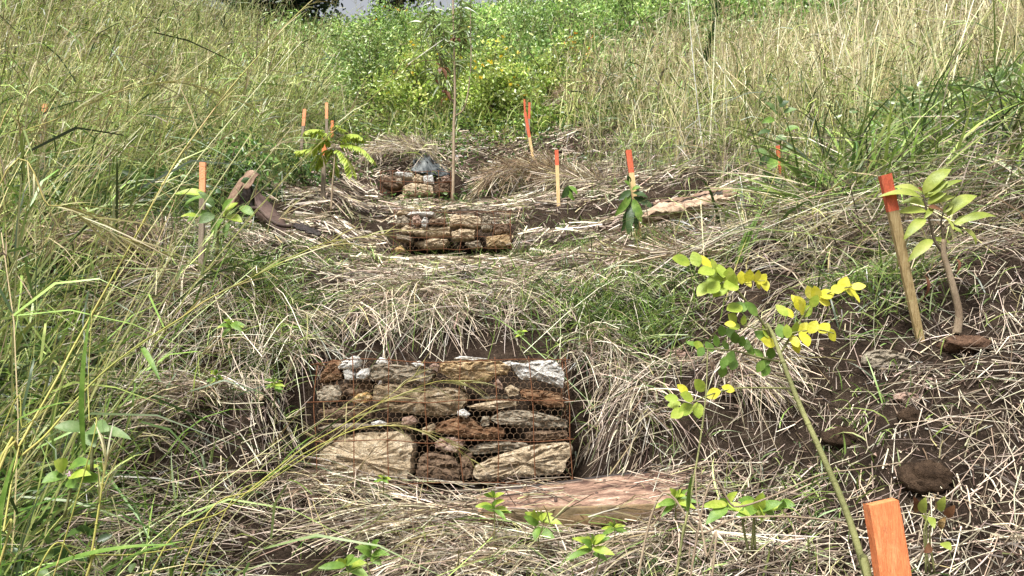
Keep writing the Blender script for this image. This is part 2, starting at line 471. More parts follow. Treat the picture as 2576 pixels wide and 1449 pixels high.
# ------------------------------------------------------------------ the hillside: one sheet
def build_ground():
    ys = np.concatenate([np.arange(-8, .8, .35), np.arange(.8, 4.4, .022), np.arange(4.4, 11, .045), np.arange(11, 30, .25), np.arange(30, 122, 3.0)])
    s = np.linspace(-1, 1, 420); s = np.sign(s) * (.55 * np.abs(s) + .45 * np.abs(s) ** 3)
    X = s[None] * (1.4 * np.maximum(ys, 0) + 3.0)[:, None] * 1.15
    Yg = np.repeat(ys[:, None], len(s), 1)
    Z = H(X, Yg)
    V = np.stack([X, Yg, Z], -1).reshape(-1, 3)
    ny, nx = X.shape
    i = np.arange(ny - 1)[:, None] * nx + np.arange(nx - 1)[None]
    I = np.stack([i, i + 1, i + nx + 1, i + nx], -1).reshape(-1, 4)
    me = fast_mesh('hillside', V[None], len(V), I, np.full((1, len(V), 3), .1), M['soil'])
    tag(link_mesh('hillside', me), kind='structure')
build_ground()

def sample(n, y0, y1, x0f, x1f, power=1.0):
    """points between two boundary curves, denser towards the camera"""
    Y = y0 + (y1 - y0) * R.random(n) ** power
    a, b = x0f(Y), x1f(Y)
    x = a + (b - a) * R.random(n)
    return x, Y

def xl(Y):     # left edge of the cleared strip
    return np.interp(Y, [0, 1.5, 2.0, 3, 3.7, 5, 7.4, 10, 12.5, 18, 26], [-.5, -.90, -1.2, -1.68, -2.05, -2.5, -2.85, -3.0, -3.2, -5.0, -8.0])
def xr(Y):     # foot of the tall grass on the right
    return np.interp(Y, [4, 5, 6.5, 8, 9.5, 12, 18, 26], [2.0, 2.7, 2.45, 1.95, 1.45, .8, 1.3, 2.2])
def seen(x, Y, m=1.3):
    return np.abs(x) < (.6925 * Y + .25) * m

def lie(n_dir, x, Y, tilt=.12):
    """unit directions lying along the slope"""
    gx, gy = grad(x, Y)
    d = np.stack([np.cos(n_dir), np.sin(n_dir), np.clip(gx, -1.6, 1.6) * np.cos(n_dir) + np.clip(gy, -1.6, 1.6) * np.sin(n_dir)], 1)
    d = nrm(d); d[:, 2] += R.normal(size=len(x)) * tilt
    return nrm(d)

def straw_cover():
    h = Heap()
    # lying cut stalks in the cleared strip
    n = 60000
    Y = 1.15 + 10.5 * R.random(n) ** 1.75
    x = xl(Y) - .5 + (np.where(Y < 4.5, 2.2, xr(Y)) + .6 - xl(Y) + .5) * R.random(n)
    patch = vnoise(x * 1.6, Y * 1.6) + .6 * vnoise(x * 4 + 5, Y * 4)
    gx, gy = grad(x, Y)
    dirt = (x > .55) & (Y < 3.1) & (x > .95 - .0 * Y)            # bare soil at the lower right
    keep = R.random(n) < np.clip(.62 + 1.1 * patch, .12, 1) * np.where(dirt, .8, 1) * np.where(gy > 1.3, .3, 1)
    keep &= seen(x, Y) & ~((np.abs(x - xc(Y)) < .62) & (Y > 2.98) & (Y < 3.6))
    keep &= ~((x > .72) & (x < 1.72) & (Y > 4.3) & (Y < 5.25) & (R.random(n) < .9))
    x, Y = x[keep], Y[keep]; n = len(x)
    th = R.normal(size=n) * .75 + np.where(R.random(n) < .5, 0, math.pi) + 2.2 * vnoise(x * 1.3, Y * 1.3)
    D = lie(th, x, Y)
    z = H(x, Y) + .004 + .07 * R.random(n) ** 1.6 * (1 - .7 * ((x > .9) & (Y < 3.1)))
    L = .07 + .30 * R.random(n) ** 1.6
    P = np.stack([x, Y, z], 1) - D * (L * .5)[:, None]
    B = np.zeros((n, 3)); B[:, 2] = -.10 * R.random(n)
    W = (.0028 + .0042 * R.random(n) ** 2) * np.clip(Y / 3.0, .95, 2.2)
    c = pal(n, STRAW, .25, STRAWW)
    near = Y < 4.6
    h.straws(P[near], D[near], L[near], W[near], B[near], c[near], c[near] * .95)
    f = ~near
    h.ribbons(P[f], D[f], L[f], W[f] * 1.25, B[f], c[f], c[f], K=2, prof='stem')
    # finer broken bits and leaf shreds between
    n = 36000
    Y = 1.15 + 8 * R.random(n) ** 1.7
    x = xl(Y) - .4 + (2.6 - xl(Y)) * R.random(n)
    k = seen(x, Y) & ~((np.abs(x - xc(Y)) < .62) & (Y > 2.98) & (Y < 3.6)) & (R.random(n) < np.where((x > .95) & (Y < 3.1), .85, 1))
    x, Y = x[k], Y[k]; n = len(x)
    D = lie(R.random(n) * 6.28, x, Y, .25)
    P = np.stack([x, Y, H(x, Y) + .003 + .02 * R.random(n)], 1)
    c = pal(n, STRAW, .35, STRAWW) * .62
    B = np.zeros((n, 3)); B[:, 2] = -.2 * R.random(n)
    h.ribbons(P, D, .03 + .09 * R.random(n), .003 + .004 * R.random(n), B, c, c, K=1, prof='blade')
    return h

straw = straw_cover()

def drape(h, u, v, du, dv, n, L=(.2, .45), fall=1.0, cols=STRAW, w=(.003, .006), out=.55, spread=.6, Y=None, dark=1.0, green=0.0, rise=.7):
    """stalks rooted around a lip seen at (u, v) that fall over the bank towards the camera"""
    c = hit(u, v) if Y is None else at(u, v, Y)
    Yc = c[1]
    x = c[0] + (R.random(n) - .5) * 2 * du * Yc / F
    yy = Yc + (R.random(n) - .3) * dv
    z = H(x, yy, False) + .01 + .05 * R.random(n)
    P = np.stack([x, yy, z], 1)
    flow = 1.1 * vnoise(x * 5 + 3, yy * 5)
    D = nrm(np.stack([1.5 * flow + R.normal(size=n) * spread * 1.05, -out - .5 * R.random(n), .1 * rise + rise * R.random(n)], 1))
    Ls = L[0] + (L[1] - L[0]) * R.random(n) ** 1.5
    B = np.stack([R.normal(size=n) * .3, R.normal(size=n) * .2 + .1, -fall * (.25 + 1.0 * R.random(n))], 1)
    col = pal(n, cols, .3, STRAWW if cols is STRAW else None) * dark
    if green:
        g = R.random(n) < green
        col[g] = pal(int(g.sum()), GREEN, .2)
    h.ribbons(P, D, Ls, w[0] + (w[1] - w[0]) * R.random(n), B, col * .85, col, K=4, prof='stem')
    return h

# thatch hanging over the banks
for a in [(1030, 745, 60, .2, 360), (960, 790, 50, .2, 300), (1090, 800, 80, .25, 520), (1180, 790, 50, .2, 260), (880, 800, 40, .3, 160), (1290, 760, 60, .3, 200), (1420, 740, 120, .4, 260), (1540, 740, 80, .3, 200),
          (480, 850, 120, .25, 620), (390, 860, 60, .2, 300), (620, 865, 80, .25, 380), (730, 890, 50, .25, 240)]:
    drape(straw, *a, L=(.10, .46), green=.16)
for a in [(1480, 900, 60, .15, 300), (1540, 970, 60, .14, 260), (1600, 1060, 60, .12, 160)]:
    drape(straw, *a, L=(.14, .34), green=.1)
for a in [(1900, 965, 60, .12, 420), (1840, 985, 40, .1, 200)]:
    drape(straw, *a, L=(.18, .34), out=.3, spread=.35, green=.02)
for a in [(1985, 480, 26, .2, 300), (2040, 500, 40, .2, 260)]:
    drape(straw, *a, L=(.3, .75), green=.08, w=(.004, .006), spread=.3)
for a in [(2150, 560, 110, .5, 420), (2330, 600, 110, .5, 420), (2490, 620, 100, .5, 420), (2100, 640, 120, .5, 350)]:
    drape(straw, *a, L=(.15, .7), fall=.6, green=.25, w=(.003, .006), spread=1.3, out=.2)
for a in [(1180, 1345, 120, .2, 420), (1000, 1330, 140, .2, 420), (1420, 1385, 120, .2, 380), (820, 1250, 120, .2, 420), (1650, 1400, 100, .15, 350), (1180, 1420, 200, .2, 400)]:
    drape(straw, *a, L=(.16, .42), fall=.35, green=.05, w=(.003, .0055), spread=1.2, rise=.28)
for a in [(500, 1010, 60, .2, 160), (440, 1060, 60, .2, 140)]:
    drape(straw, *a, L=(.15, .3), fall=.5, green=.05)
for a in [(1650, 395, 70, .6, 260), (1760, 400, 80, .6, 300), (1860, 400, 70, .6, 300), (1560, 330, 60, .6, 240), (1960, 400, 60, .5, 260), (1480, 300, 50, .6, 200), (2080, 420, 70, .5, 240)]:
    drape(straw, *a, L=(.3, .95), fall=.7, green=.45, w=(.007, .011), spread=1.0, out=.45)
# the matted brown heaps further up
def heap(h, u, v, rx, ry, rz, n, L, cols, seed_dir=0.0, w=.006):
    c = hit(u, v)
    q = rnd_unit(n) * np.array([rx, ry, rz]); q[:, 2] = np.abs(q[:, 2])
    P = c + q
    tang = nrm(np.cross(q / np.array([rx, ry, rz]) ** 2, np.array([math.sin(seed_dir), -math.cos(seed_dir), .0]) + R.normal(size=(n, 3)) * .35))
    D = nrm(tang + R.normal(size=(n, 3)) * .32)
    Ls = L * (.5 + .8 * R.random(n))
    P = P - D * (Ls * .5)[:, None]
    B = np.zeros((n, 3)); B[:, 2] = -.25
    col = pal(n, cols, .3)
    h.ribbons(P, D, Ls, w, B, col, col, K=2, prof='stem')
BROWN = [(.24, .17, .10), (.34, .26, .16), (.16, .11, .07), (.44, .35, .22)]
heap(straw, 1330, 470, .62, .5, .30, 1500, .6, BROWN, .3)
heap(straw, 1440, 480, .5, .4, .2, 700, .6, STRAW, .3)
heap(straw, 350, 395, .7, .4, .4, 900, .7, BROWN, .4, .008)
heap(straw, 240, 640, .4, .3, .16, 500, .4, BROWN, .4, .005)  # brown straw put in for the darkness of a hollow
heap(straw, 1010, 405, .55, .4, .30, 1100, .45, STRAW, .2)
heap(straw, 1500, 285, .8, .6, .55, 1100, .8, BROWN, 1.0, .009)
heap(straw, 1780, 640, .5, .16, .04, 260, .5, BROWN + STRAW, .1)
n = 150
uu = 1180 + 590 * R.random(n) ** .8; vv = 1205 + 90 * R.random(n); side = R.random(n)
uu = np.where(side < .33, 1190 + 190 * R.random(n), np.where(side < .66, 1640 + 130 * R.random(n), uu))
P = np.array([at(a, b - .075 * (a - 1400) , 2.80 - .16 * (b - 1205) / 90) for a, b in zip(uu, vv)]) + np.array([0, -.01, .012])
th = R.normal(size=n) * .9 + .2; D = nrm(np.stack([np.cos(th), .35 * np.sin(th), .12 * R.normal(size=n) + .06 * np.cos(th)], 1))
c = pal(n, STRAW + [(.12, .07, .05)], .3); Ls = .06 + .26 * R.random(n) ** 1.5
straw.straws(P - D * (Ls * .5)[:, None], D, Ls, .0025 + .003 * R.random(n) ** 2, np.stack([np.zeros(n), np.zeros(n), -.12 * R.random(n)], 1), c, c)
tag(straw.build('straw', M['straw']), 'cut dry straw lying over the gully floor and hanging from its banks', 'straw', kind='stuff')

# ------------------------------------------------------------------ grass
TONE = TALL = np.ones(1)
def clumpy(n, x0f, x1f, y0, y1, power=1.3, nc=700, spread=.16):
    Y, = [y0 + (y1 - y0) * R.random(nc) ** power]
    a, b = x0f(Y), x1f(Y)
    cx = a + (b - a) * R.random(nc)
    k = R.integers(0, nc, n)
    s = spread * (1 + Y[k] * .04)
    global TONE, TALL
    TONE = np.exp(R.normal(size=nc) * .42 - .04)[k]; TALL = np.exp(R.normal(size=nc) * .22)[k]
    return cx[k] + R.normal(size=n) * s, Y[k] + R.normal(size=n) * s, k

def seedheads(h, tip, D, n_each, L, w, cols, droop=-.5, spread=.55):
    n = len(tip)
    T = np.repeat(tip, n_each, 0)
    DD = nrm(np.repeat(D, n_each, 0) + R.normal(size=(n * n_each, 3)) * spread)
    T = T - np.repeat(D, n_each, 0) * (R.random(n * n_each) * L * .9)[:, None]
    B = np.zeros((len(T), 3)); B[:, 2] = droop * R.random(len(T))
    c = pal(len(T), cols, .22)
    h.ribbons(T, DD, L * (.5 + .7 * R.random(len(T))), w, B, c, c, K=2, prof='stem')

def tall(h, x, Y, hgt, lean, wst, cols, tipcols, heads=5, headL=.16, leafn=2, leafcols=GREEN, headcols=HEAD, leafL=.45, leafw=.008, bend=.35):
    k = seen(x, Y)
    tone, th = (TONE[k][:, None], TALL[k]) if len(TONE) == len(x) else (1, 1)
    x, Y = x[k], Y[k]; n = len(x)
    z = H(x, Y, False) - .03
    P = np.stack([x, Y, z], 1)
    D = nrm(np.stack([lean[0] + R.normal(size=n) * .20, lean[1] + R.normal(size=n) * .16, np.ones(n)], 1))
    L = hgt * (.5 + .65 * R.random(n)) * th
    B = np.stack([lean[0] * bend + R.normal(size=n) * .10, R.normal(size=n) * .08 - .02, -.06 - bend * .35 * R.random(n)], 1)
    W = wst * np.clip(Y / 6, .7, 2.2)
    c0 = pal(n, cols, .25) * tone; c1 = pal(n, tipcols, .25) * tone ** .5
    h.ribbons(P, D, L, W, B, c0, c1, K=4, prof='stem')
    tip = P + D * L[:, None] + B * L[:, None]
    td = nrm(D + 2 * B)
    hk = R.random(n) < .8
    if heads: seedheads(h, tip[hk], td[hk], heads, headL, np.repeat((wst * .75 * np.clip(Y / 6, .7, 2.2))[hk], heads), headcols)
    for j in range(leafn):
        t = .05 + .75 * R.random(n)
        Q = P + D * (L * t)[:, None] + B * (L * t ** 2)[:, None]
        dd = nrm(D * .9 + R.normal(size=(n, 3)) * .5)
        bb = np.stack([lean[0] * .4 + R.normal(size=n) * .2, R.normal(size=n) * .2, -.35 - .6 * R.random(n)], 1)
        c = pal(n, leafcols, .3) * tone
        h.ribbons(Q, dd, leafL * (.5 + .8 * R.random(n)), leafw * np.clip(Y / 6, .7, 2.0), bb, c, c * 1.1, K=3)
    return h

LEFTG = GREEN + [(.30, .36, .10), (.36, .41, .13)]
# upper left: tall seeding grass, leaning right
g = Heap()
x, Y, _ = clumpy(10200, lambda y: -.92 * y - 1.2, lambda y: xl(y) - .25, 4.6, 19, 1.25, 620, .15)
tall(g, x, Y, 1.3, (.16, -.05), .0066, [(.12, .18, .04), (.30, .34, .09), (.50, .50, .19)], GOLD, 2, .17, 3, LEFTG, HEAD, .5, .0115, .3)
x, Y, _ = clumpy(3000, lambda y: -.92 * y - 1.0, lambda y: xc(y) - 3.2, 18, 31, 1.0, 300, .3)
tall(g, x, Y, 1.3, (.16, -.05), .006, [(.16, .22, .05), (.36, .39, .11)], GOLD, 2, .2, 3, LEFTG, HEAD, .5, .011, .3)
x, Y, _ = clumpy(380, lambda y: -.80 * y - .2, lambda y: -.58 * y - .1, 2.1, 4.6, 1.0, 120, .10)
tall(g, x, Y, 1.45, (.22, -.05), .0068, [(.16, .24, .05), (.38, .42, .11), (.56, .54, .22)], GOLD, 6, .15, 3, GREEN, HEAD, .5, .013, .3)
x, Y, _ = clumpy(45, lambda y: -.80 * y - .1, lambda y: -.34 * y - .05, 1.2, 2.4, 1.0, 50, .08)
tall(g, x, Y, .72, (.75, .0), .0056, [(.30, .36, .08), (.50, .50, .18)], GOLD, 7, .10, 2, GREEN, HEAD, .35, .011, .25)
# and a shorter fringe along the cleared strip
x, Y, _ = clumpy(3000, lambda y: xl(y) - .9, lambda y: xl(y) + .1, 5.6, 13, 1.2, 240, .12)
tall(g, x, Y, .6, (.15, -.15), .005, GOLD, GOLD, 3, .1, 3, LEFTG, HEAD, .4, .008)
tag(g.build('seeding_grass', M['blade']), 'tall yellow-green seeding grass on the slope at the left', 'grass', kind='stuff')

# near left: thick green grass
g = Heap()
def green_patch(h, x, Y, L, w, cols, up=.8, droop=.7, K=4, lift=0):
    k = seen(x, Y, 1.3); tone, th = (TONE[k][:, None], TALL[k]) if len(TONE) == len(x) else (1, 1)
    x, Y = x[k], Y[k]; n = len(x)
    P = np.stack([x, Y, H(x, Y, False) - .01 + lift], 1)
    D = nrm(np.stack([R.normal(size=n) * .55 + .1, R.normal(size=n) * .5 - .1, np.full(n, up)], 1))
    B = np.stack([R.normal(size=n) * .25, R.normal(size=n) * .25, -droop * (.3 + .8 * R.random(n))], 1)
    c = pal(n, cols, .28) * tone
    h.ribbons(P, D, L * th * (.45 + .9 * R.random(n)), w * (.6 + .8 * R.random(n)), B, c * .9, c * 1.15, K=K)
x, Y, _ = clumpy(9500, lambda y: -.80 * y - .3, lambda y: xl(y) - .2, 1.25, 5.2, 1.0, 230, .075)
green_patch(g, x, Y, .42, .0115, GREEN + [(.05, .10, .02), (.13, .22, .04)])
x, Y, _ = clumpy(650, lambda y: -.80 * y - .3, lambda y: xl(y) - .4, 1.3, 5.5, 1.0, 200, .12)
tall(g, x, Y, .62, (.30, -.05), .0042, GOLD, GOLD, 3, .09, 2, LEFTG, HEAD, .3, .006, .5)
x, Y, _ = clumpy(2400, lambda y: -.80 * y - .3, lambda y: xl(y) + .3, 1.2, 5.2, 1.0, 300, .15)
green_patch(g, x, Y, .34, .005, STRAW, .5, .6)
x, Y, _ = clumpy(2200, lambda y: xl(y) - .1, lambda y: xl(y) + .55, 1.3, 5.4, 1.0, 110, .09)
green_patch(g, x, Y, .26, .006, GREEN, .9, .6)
tag(g.build('green_grass', M['blade']), 'thick green grass mixed with dry stalks on the bank at the left', 'grass', kind='stuff')

# sparse young blades through the straw
g = Heap()
x, Y, _ = clumpy(6500, xl, lambda y: np.where(y < 4.2, 1.5, xr(y)), 1.5, 11, 1.4, 190, .09)
k = ~((np.abs(x - xc(Y)) < .62) & (Y > 2.6) & (Y < 3.6)); k &= ~((x > .95) & (Y < 3.1) & (R.random(len(x)) < .75))
green_patch(g, x[k], Y[k], .20, .0045, GREEN, 1.0, .6)
for u, v, n, L in [(1520, 790, 420, .34), (1640, 800, 300, .34), (1330, 760, 200, .3), (1240, 700, 160, .25), (1110, 640, 120, .22), (580, 700, 420, .34), (640, 760, 350, .30), (700, 900, 260, .25), (690, 820, 260, .28), (640, 1020, 60, .1),
                   (430, 1050, 60, .1), (1600, 860, 220, .25), (2150, 740, 300, .25), (2260, 700, 260, .25), (1790, 680, 200, .2), (2400, 940, 60, .1), (2100, 1110, 70, .12), (2150, 1130, 60, .14), (2000, 1250, 120, .16), (900, 650, 150, .22), (1350, 650, 160, .24), (1450, 630, 130, .22), (1600, 655, 160, .25), (760, 640, 150, .22), (1720, 670, 140, .25), (1180, 660, 140, .2), (1000, 690, 120, .2), (1300, 560, 70, .2), (850, 560, 60, .18), (1500, 500, 80, .2), (1420, 580, 70, .2), (1480, 870, 120, .25), (1600, 800, 200, .3), (1380, 820, 120, .28), (1060, 480, 60, .2), (1090, 355, 160, .35)]:
    c = hit(u, v)
    green_patch(g, c[0] + R.normal(size=n) * .14, c[1] + R.normal(size=n) * .10, L, .0055, GREEN + [(.2, .3, .06)], 1.0, .8)
tag(g.build('young_grass', M['blade']), 'bright green grass tufts growing through the straw in the gully', 'grass', kind='stuff')

# right: tall golden grass
g = Heap()
x, Y, _ = clumpy(12000, lambda y: xr(y), lambda y: .92 * y + 1.2, 6.0, 15, 1.15, 710, .15)
tall(g, x, Y, 1.18, (.10, -.05), .0066, [(.36, .38, .12), (.50, .49, .18), (.58, .54, .25)], [(.64, .58, .32), (.54, .50, .25), (.46, .40, .21)], 3, .20, 3, LEFTG + GREEN, [(.40, .32, .18), (.50, .42, .23), (.28, .21, .12)], .5, .010, .22)
x, Y, _ = clumpy(900, lambda y: xr(y), lambda y: .78 * y + .8, 5.6, 9, 1.0, 160, .14)
tall(g, x, Y, 1.5, (.06, -.05), .010, [(.50, .48, .19), (.60, .56, .30)], [(.70, .64, .40), (.60, .54, .30)], 0, .2, 1, LEFTG, HEAD, .5, .010, .14)
x, Y, _ = clumpy(5200, lambda y: xr(y) - .35, lambda y: .80 * y + .8, 5.6, 10.5, 1.0, 380, .16)
tall(g, x, Y, .62, (.05, -.25), .0045, STRAW, STRAW, 0, .1, 2, STRAW + LEFTG, HEAD, .45, .006, .5)
tag(g.build('golden_grass', M['blade']), 'tall golden dry grass on the slope at the right', 'grass', kind='stuff')

# right bank: broad green blades
g = Heap()
x, Y, _ = clumpy(2600, lambda y: np.full_like(y, 1.45), lambda y: .78 * y + .2, 3.7, 5.2, 1.0, 130, .12)
green_patch(g, x, Y, .62, .015, GREEN + [(.2, .3, .06)], .9, .75, 5)
x, Y, _ = clumpy(3500, lambda y: np.full_like(y, 1.3), lambda y: .78 * y + .2, 3.4, 5.6, 1.0, 200, .14)
green_patch(g, x, Y, .6, .006, STRAW + [(.34, .33, .14)], .6, .8, 4)
tag(g.build('broad_grass', M['blade']), 'broad-bladed green grass hanging over the bank at the right', 'grass', kind='stuff')

# low leafy weeds between the grasses
def leafy(h, x, Y, lo, hi, size, cols, n_up=1):
    k = seen(x, Y); x, Y = x[k], Y[k]; n = len(x)
    P = np.stack([x, Y, H(x, Y, False) + lo + (hi - lo) * R.random(n)], 1)
    D = nrm(np.stack([R.normal(size=n), R.normal(size=n) - .3, R.normal(size=n) * .5 + .1], 1))
    L = size * (.6 + .8 * R.random(n))
    h.leaves(P, D, L, L * .62, pal(n, cols, .22))
WEED = [(.07, .14, .03), (.11, .19, .045), (.15, .24, .06), (.05, .10, .025)]
g = Heap()
x, Y, _ = clumpy(9000, lambda y: xl(y) - 1.6, lambda y: xl(y) + .15, 4.2, 9.5, 1.1, 170, .16); leafy(g, x, Y, .02, .42, .05, WEED)
x, Y, _ = clumpy(2600, lambda y: -.78 * y, lambda y: xl(y) - .1, 1.6, 4.0, 1.0, 90, .10); leafy(g, x, Y, .0, .2, .045, WEED)
x, Y, _ = clumpy(4200, lambda y: np.full_like(y, 2.6), lambda y: .78 * y + .2, 4.7, 5.8, 1.0, 60, .2); x = x[:2200]; Y = Y[:2200]; leafy(g, x, Y, .0, .45, .045, [(.14, .22, .06), (.20, .28, .09), (.24, .31, .15)])
x, Y, _ = clumpy(2600, lambda y: xl(y), lambda y: xr(y), 8.5, 13, 1.0, 60, .2); leafy(g, x, Y, .0, .22, .05, WEED)
x, Y, _ = clumpy(4200, lambda y: xc(y) - 1.8, lambda y: xr(y) + .3, 10.8, 15, 1.0, 90, .22); leafy(g, x, Y, .0, .35, .06, [(.17, .28, .05), (.26, .36, .07), (.34, .42, .10), (.09, .16, .03)])
x, Y, _ = clumpy(1500, lambda y: xc(y) - 2.0, lambda y: xr(y) + .2, 10.6, 14.5, 1.0, 90, .2); tall(g, x[:450], Y[:450], .7, (.05, -.1), .006, GOLD, GOLD, 2, .15, 2, LEFTG, HEAD, .5, .012)
tag(g.build('leafy_weeds', M['leafcloud']), 'small-leaved green weeds creeping between the grasses', 'weeds', kind='stuff')

# the green tangle that covers the head of the gully
g = Heap()
VINE = [(.17, .31, .07), (.25, .40, .11), (.32, .46, .14), (.09, .17, .035), (.38, .50, .17)]
nb = 1300
Yb = 15 + 17 * R.random(nb); xb = xc(Yb) - 2.2 - .1 * (Yb - 15) + (Yb * .80 + 3.0 - xc(Yb) + 2) * R.random(nb)
k = seen(xb, Yb); xb, Yb = xb[k], Yb[k]
sz = .35 + .5 * R.random(len(xb))
for i in range(len(xb)):
    m = 62
    q = rnd_unit(m) * (R.random(m) ** .35 * sz[i])[:, None]; q[:, 2] = np.abs(q[:, 2]) * 1.25
    P = np.array([xb[i], Yb[i], float(H(xb[i], Yb[i], False))]) + q
    D = nrm(rnd_unit(m) + np.array([0, -.3, .1]))
    L = .11 * (.6 + .8 * R.random(m))
    g.leaves(P, D, L, L * .6, pal(m, VINE, .2) * (.8 + .5 * random.random()))
x, Y, _ = clumpy(2600, lambda y: xc(y) - 3, lambda y: .8 * y + 2, 14.5, 26, 1.0, 160, .4)
tall(g, x, Y, 1.5, (.05, 0), .004, GREEN, GOLD, 4, .2, 4, GREEN + VINE, HEAD, .3, .02)
tag(g.build('undergrowth', M['leafcloud']), 'bright green scrub and vines covering the head of the gully', 'undergrowth', kind='stuff')

# crumbs of stone on the bare soil
g = MB()
for i in range(2200):
    Yp = 1.5 + 2.2 * random.random(); xp = .6 + (Yp * .8 - .5) * random.random()
    if random.random() < .25: Yp = 2.6 + .5 * random.random(); xp = -1.2 + 1.6 * random.random()
    s = .003 + .011 * random.random() ** 3
    p = np.array([xp, Yp, float(H(xp, Yp)) + s * .2])
    q = nrm(np.array([(1, 1, 1), (1, -1, -1), (-1, 1, -1), (-1, -1, 1)]) + R.normal(size=(4, 3)) * .4) * s * np.array([1.2, 1, .8])
    g.add(p + q, [(0, 1, 2), (0, 3, 1), (0, 2, 3), (1, 3, 2)])
tag(obj('gravel', g, M['pink_stone'], smooth=False), 'small pale stone crumbs scattered on the bare soil', 'gravel', kind='stuff')

# ------------------------------------------------------------------ gabions
def stone_thing(outline, Y0, depth, mat, label, cat='stone', group=None, name='stone', conv=None, rough=1.0, fn=None):
    """a rough stone with this front outline, set back from the depth Y0 and DEPTH metres thick"""
    pts = np.array([at(*conv(a, b), Y0) for a, b in outline])
    c = pts.mean(0)
    q = pts - c
    ang = np.arctan2(q[:, 2], q[:, 0]); rr = np.hypot(q[:, 0], q[:, 2])
    # dense outline, resampled by arc
    M_ = 96
    loop = np.vstack([pts, pts[:1]])
    seg = np.linalg.norm(np.diff(loop, axis=0), axis=1); s = np.concatenate([[0], np.cumsum(seg)])
    ts = np.linspace(0, s[-1], M_, endpoint=False)
    ring = np.stack([np.interp(ts, s, loop[:, i]) for i in range(3)], 1) - c
    ring = (ring + .5 * np.roll(ring, 1, 0) + .5 * np.roll(ring, -1, 0)) / 2
    size = math.sqrt(max(1e-6, np.ptp(q[:, 0]) * np.ptp(q[:, 2])))
    sd = random.random() * 50
    lat = [(0.0, .12), (.003, .38), (.012, .62), (.022, .74), (.032, .84), (.055, .93), (.06, 1.0), (.25, 1.04), (.55, 1.02), (.85, .86), (1.0, .5)]
    V, Fs = [(c + np.array([0, 0, 0]))], []
    tilt = R.normal(size=2) * .14; Y0 = Y0 + abs(R.normal()) * .012
    tiltv = (random.random() - .35) * .35        # faces lean back a little
    for d, k in lat:
        for j in range(M_):
            p = ring[j] * k
            nn = vnoise(p[0] * 9 / max(.06, size) * .12 + sd, p[2] * 16 / max(.06, size) * .12 + j * 0 + d * 9)
            n2 = vnoise(p[0] * 26 + sd, p[2] * 60 + d * 30)
            n3 = vnoise(p[0] * 70 + sd, p[2] * 120 + d * 60)
            y = d * depth + .10 * size * nn + rough * (.018 * n2 + .014 * n3 + .010 * vnoise(p[0] * 130 + sd, p[2] * 170)) * min(1, size / .12) + max(-.02, (p[0] * tilt[0])) + max(0, p[2]) * max(0, tiltv)
            e = 1 + rough * (.05 * vnoise(j * .45 + sd, d * 8) + .06 * vnoise(j * .9 + sd, 3 + d * 5))
            V.append(c + np.array([p[0] * e, y, p[2] * e]))
    for j in range(M_): Fs.append((0, 1 + (j + 1) % M_, 1 + j))
    for i in range(len(lat) - 1):
        for j in range(M_):
            a, b = 1 + i * M_ + j, 1 + i * M_ + (j + 1) % M_
            Fs.append((a, b, b + M_, a + M_))
    Fs.append(tuple(1 + (len(lat) - 1) * M_ + j for j in range(M_)))
    V[0] = tuple(np.mean(np.array(V[1:1 + M_]), 0))
    mb = MB().add(V, Fs)
    o = obj(name, mb, M[mat], org=c)
    try: o.data.set_sharp_from_angle(angle=rad(38))
    except Exception: pass
    return tag(o, label, cat, group)

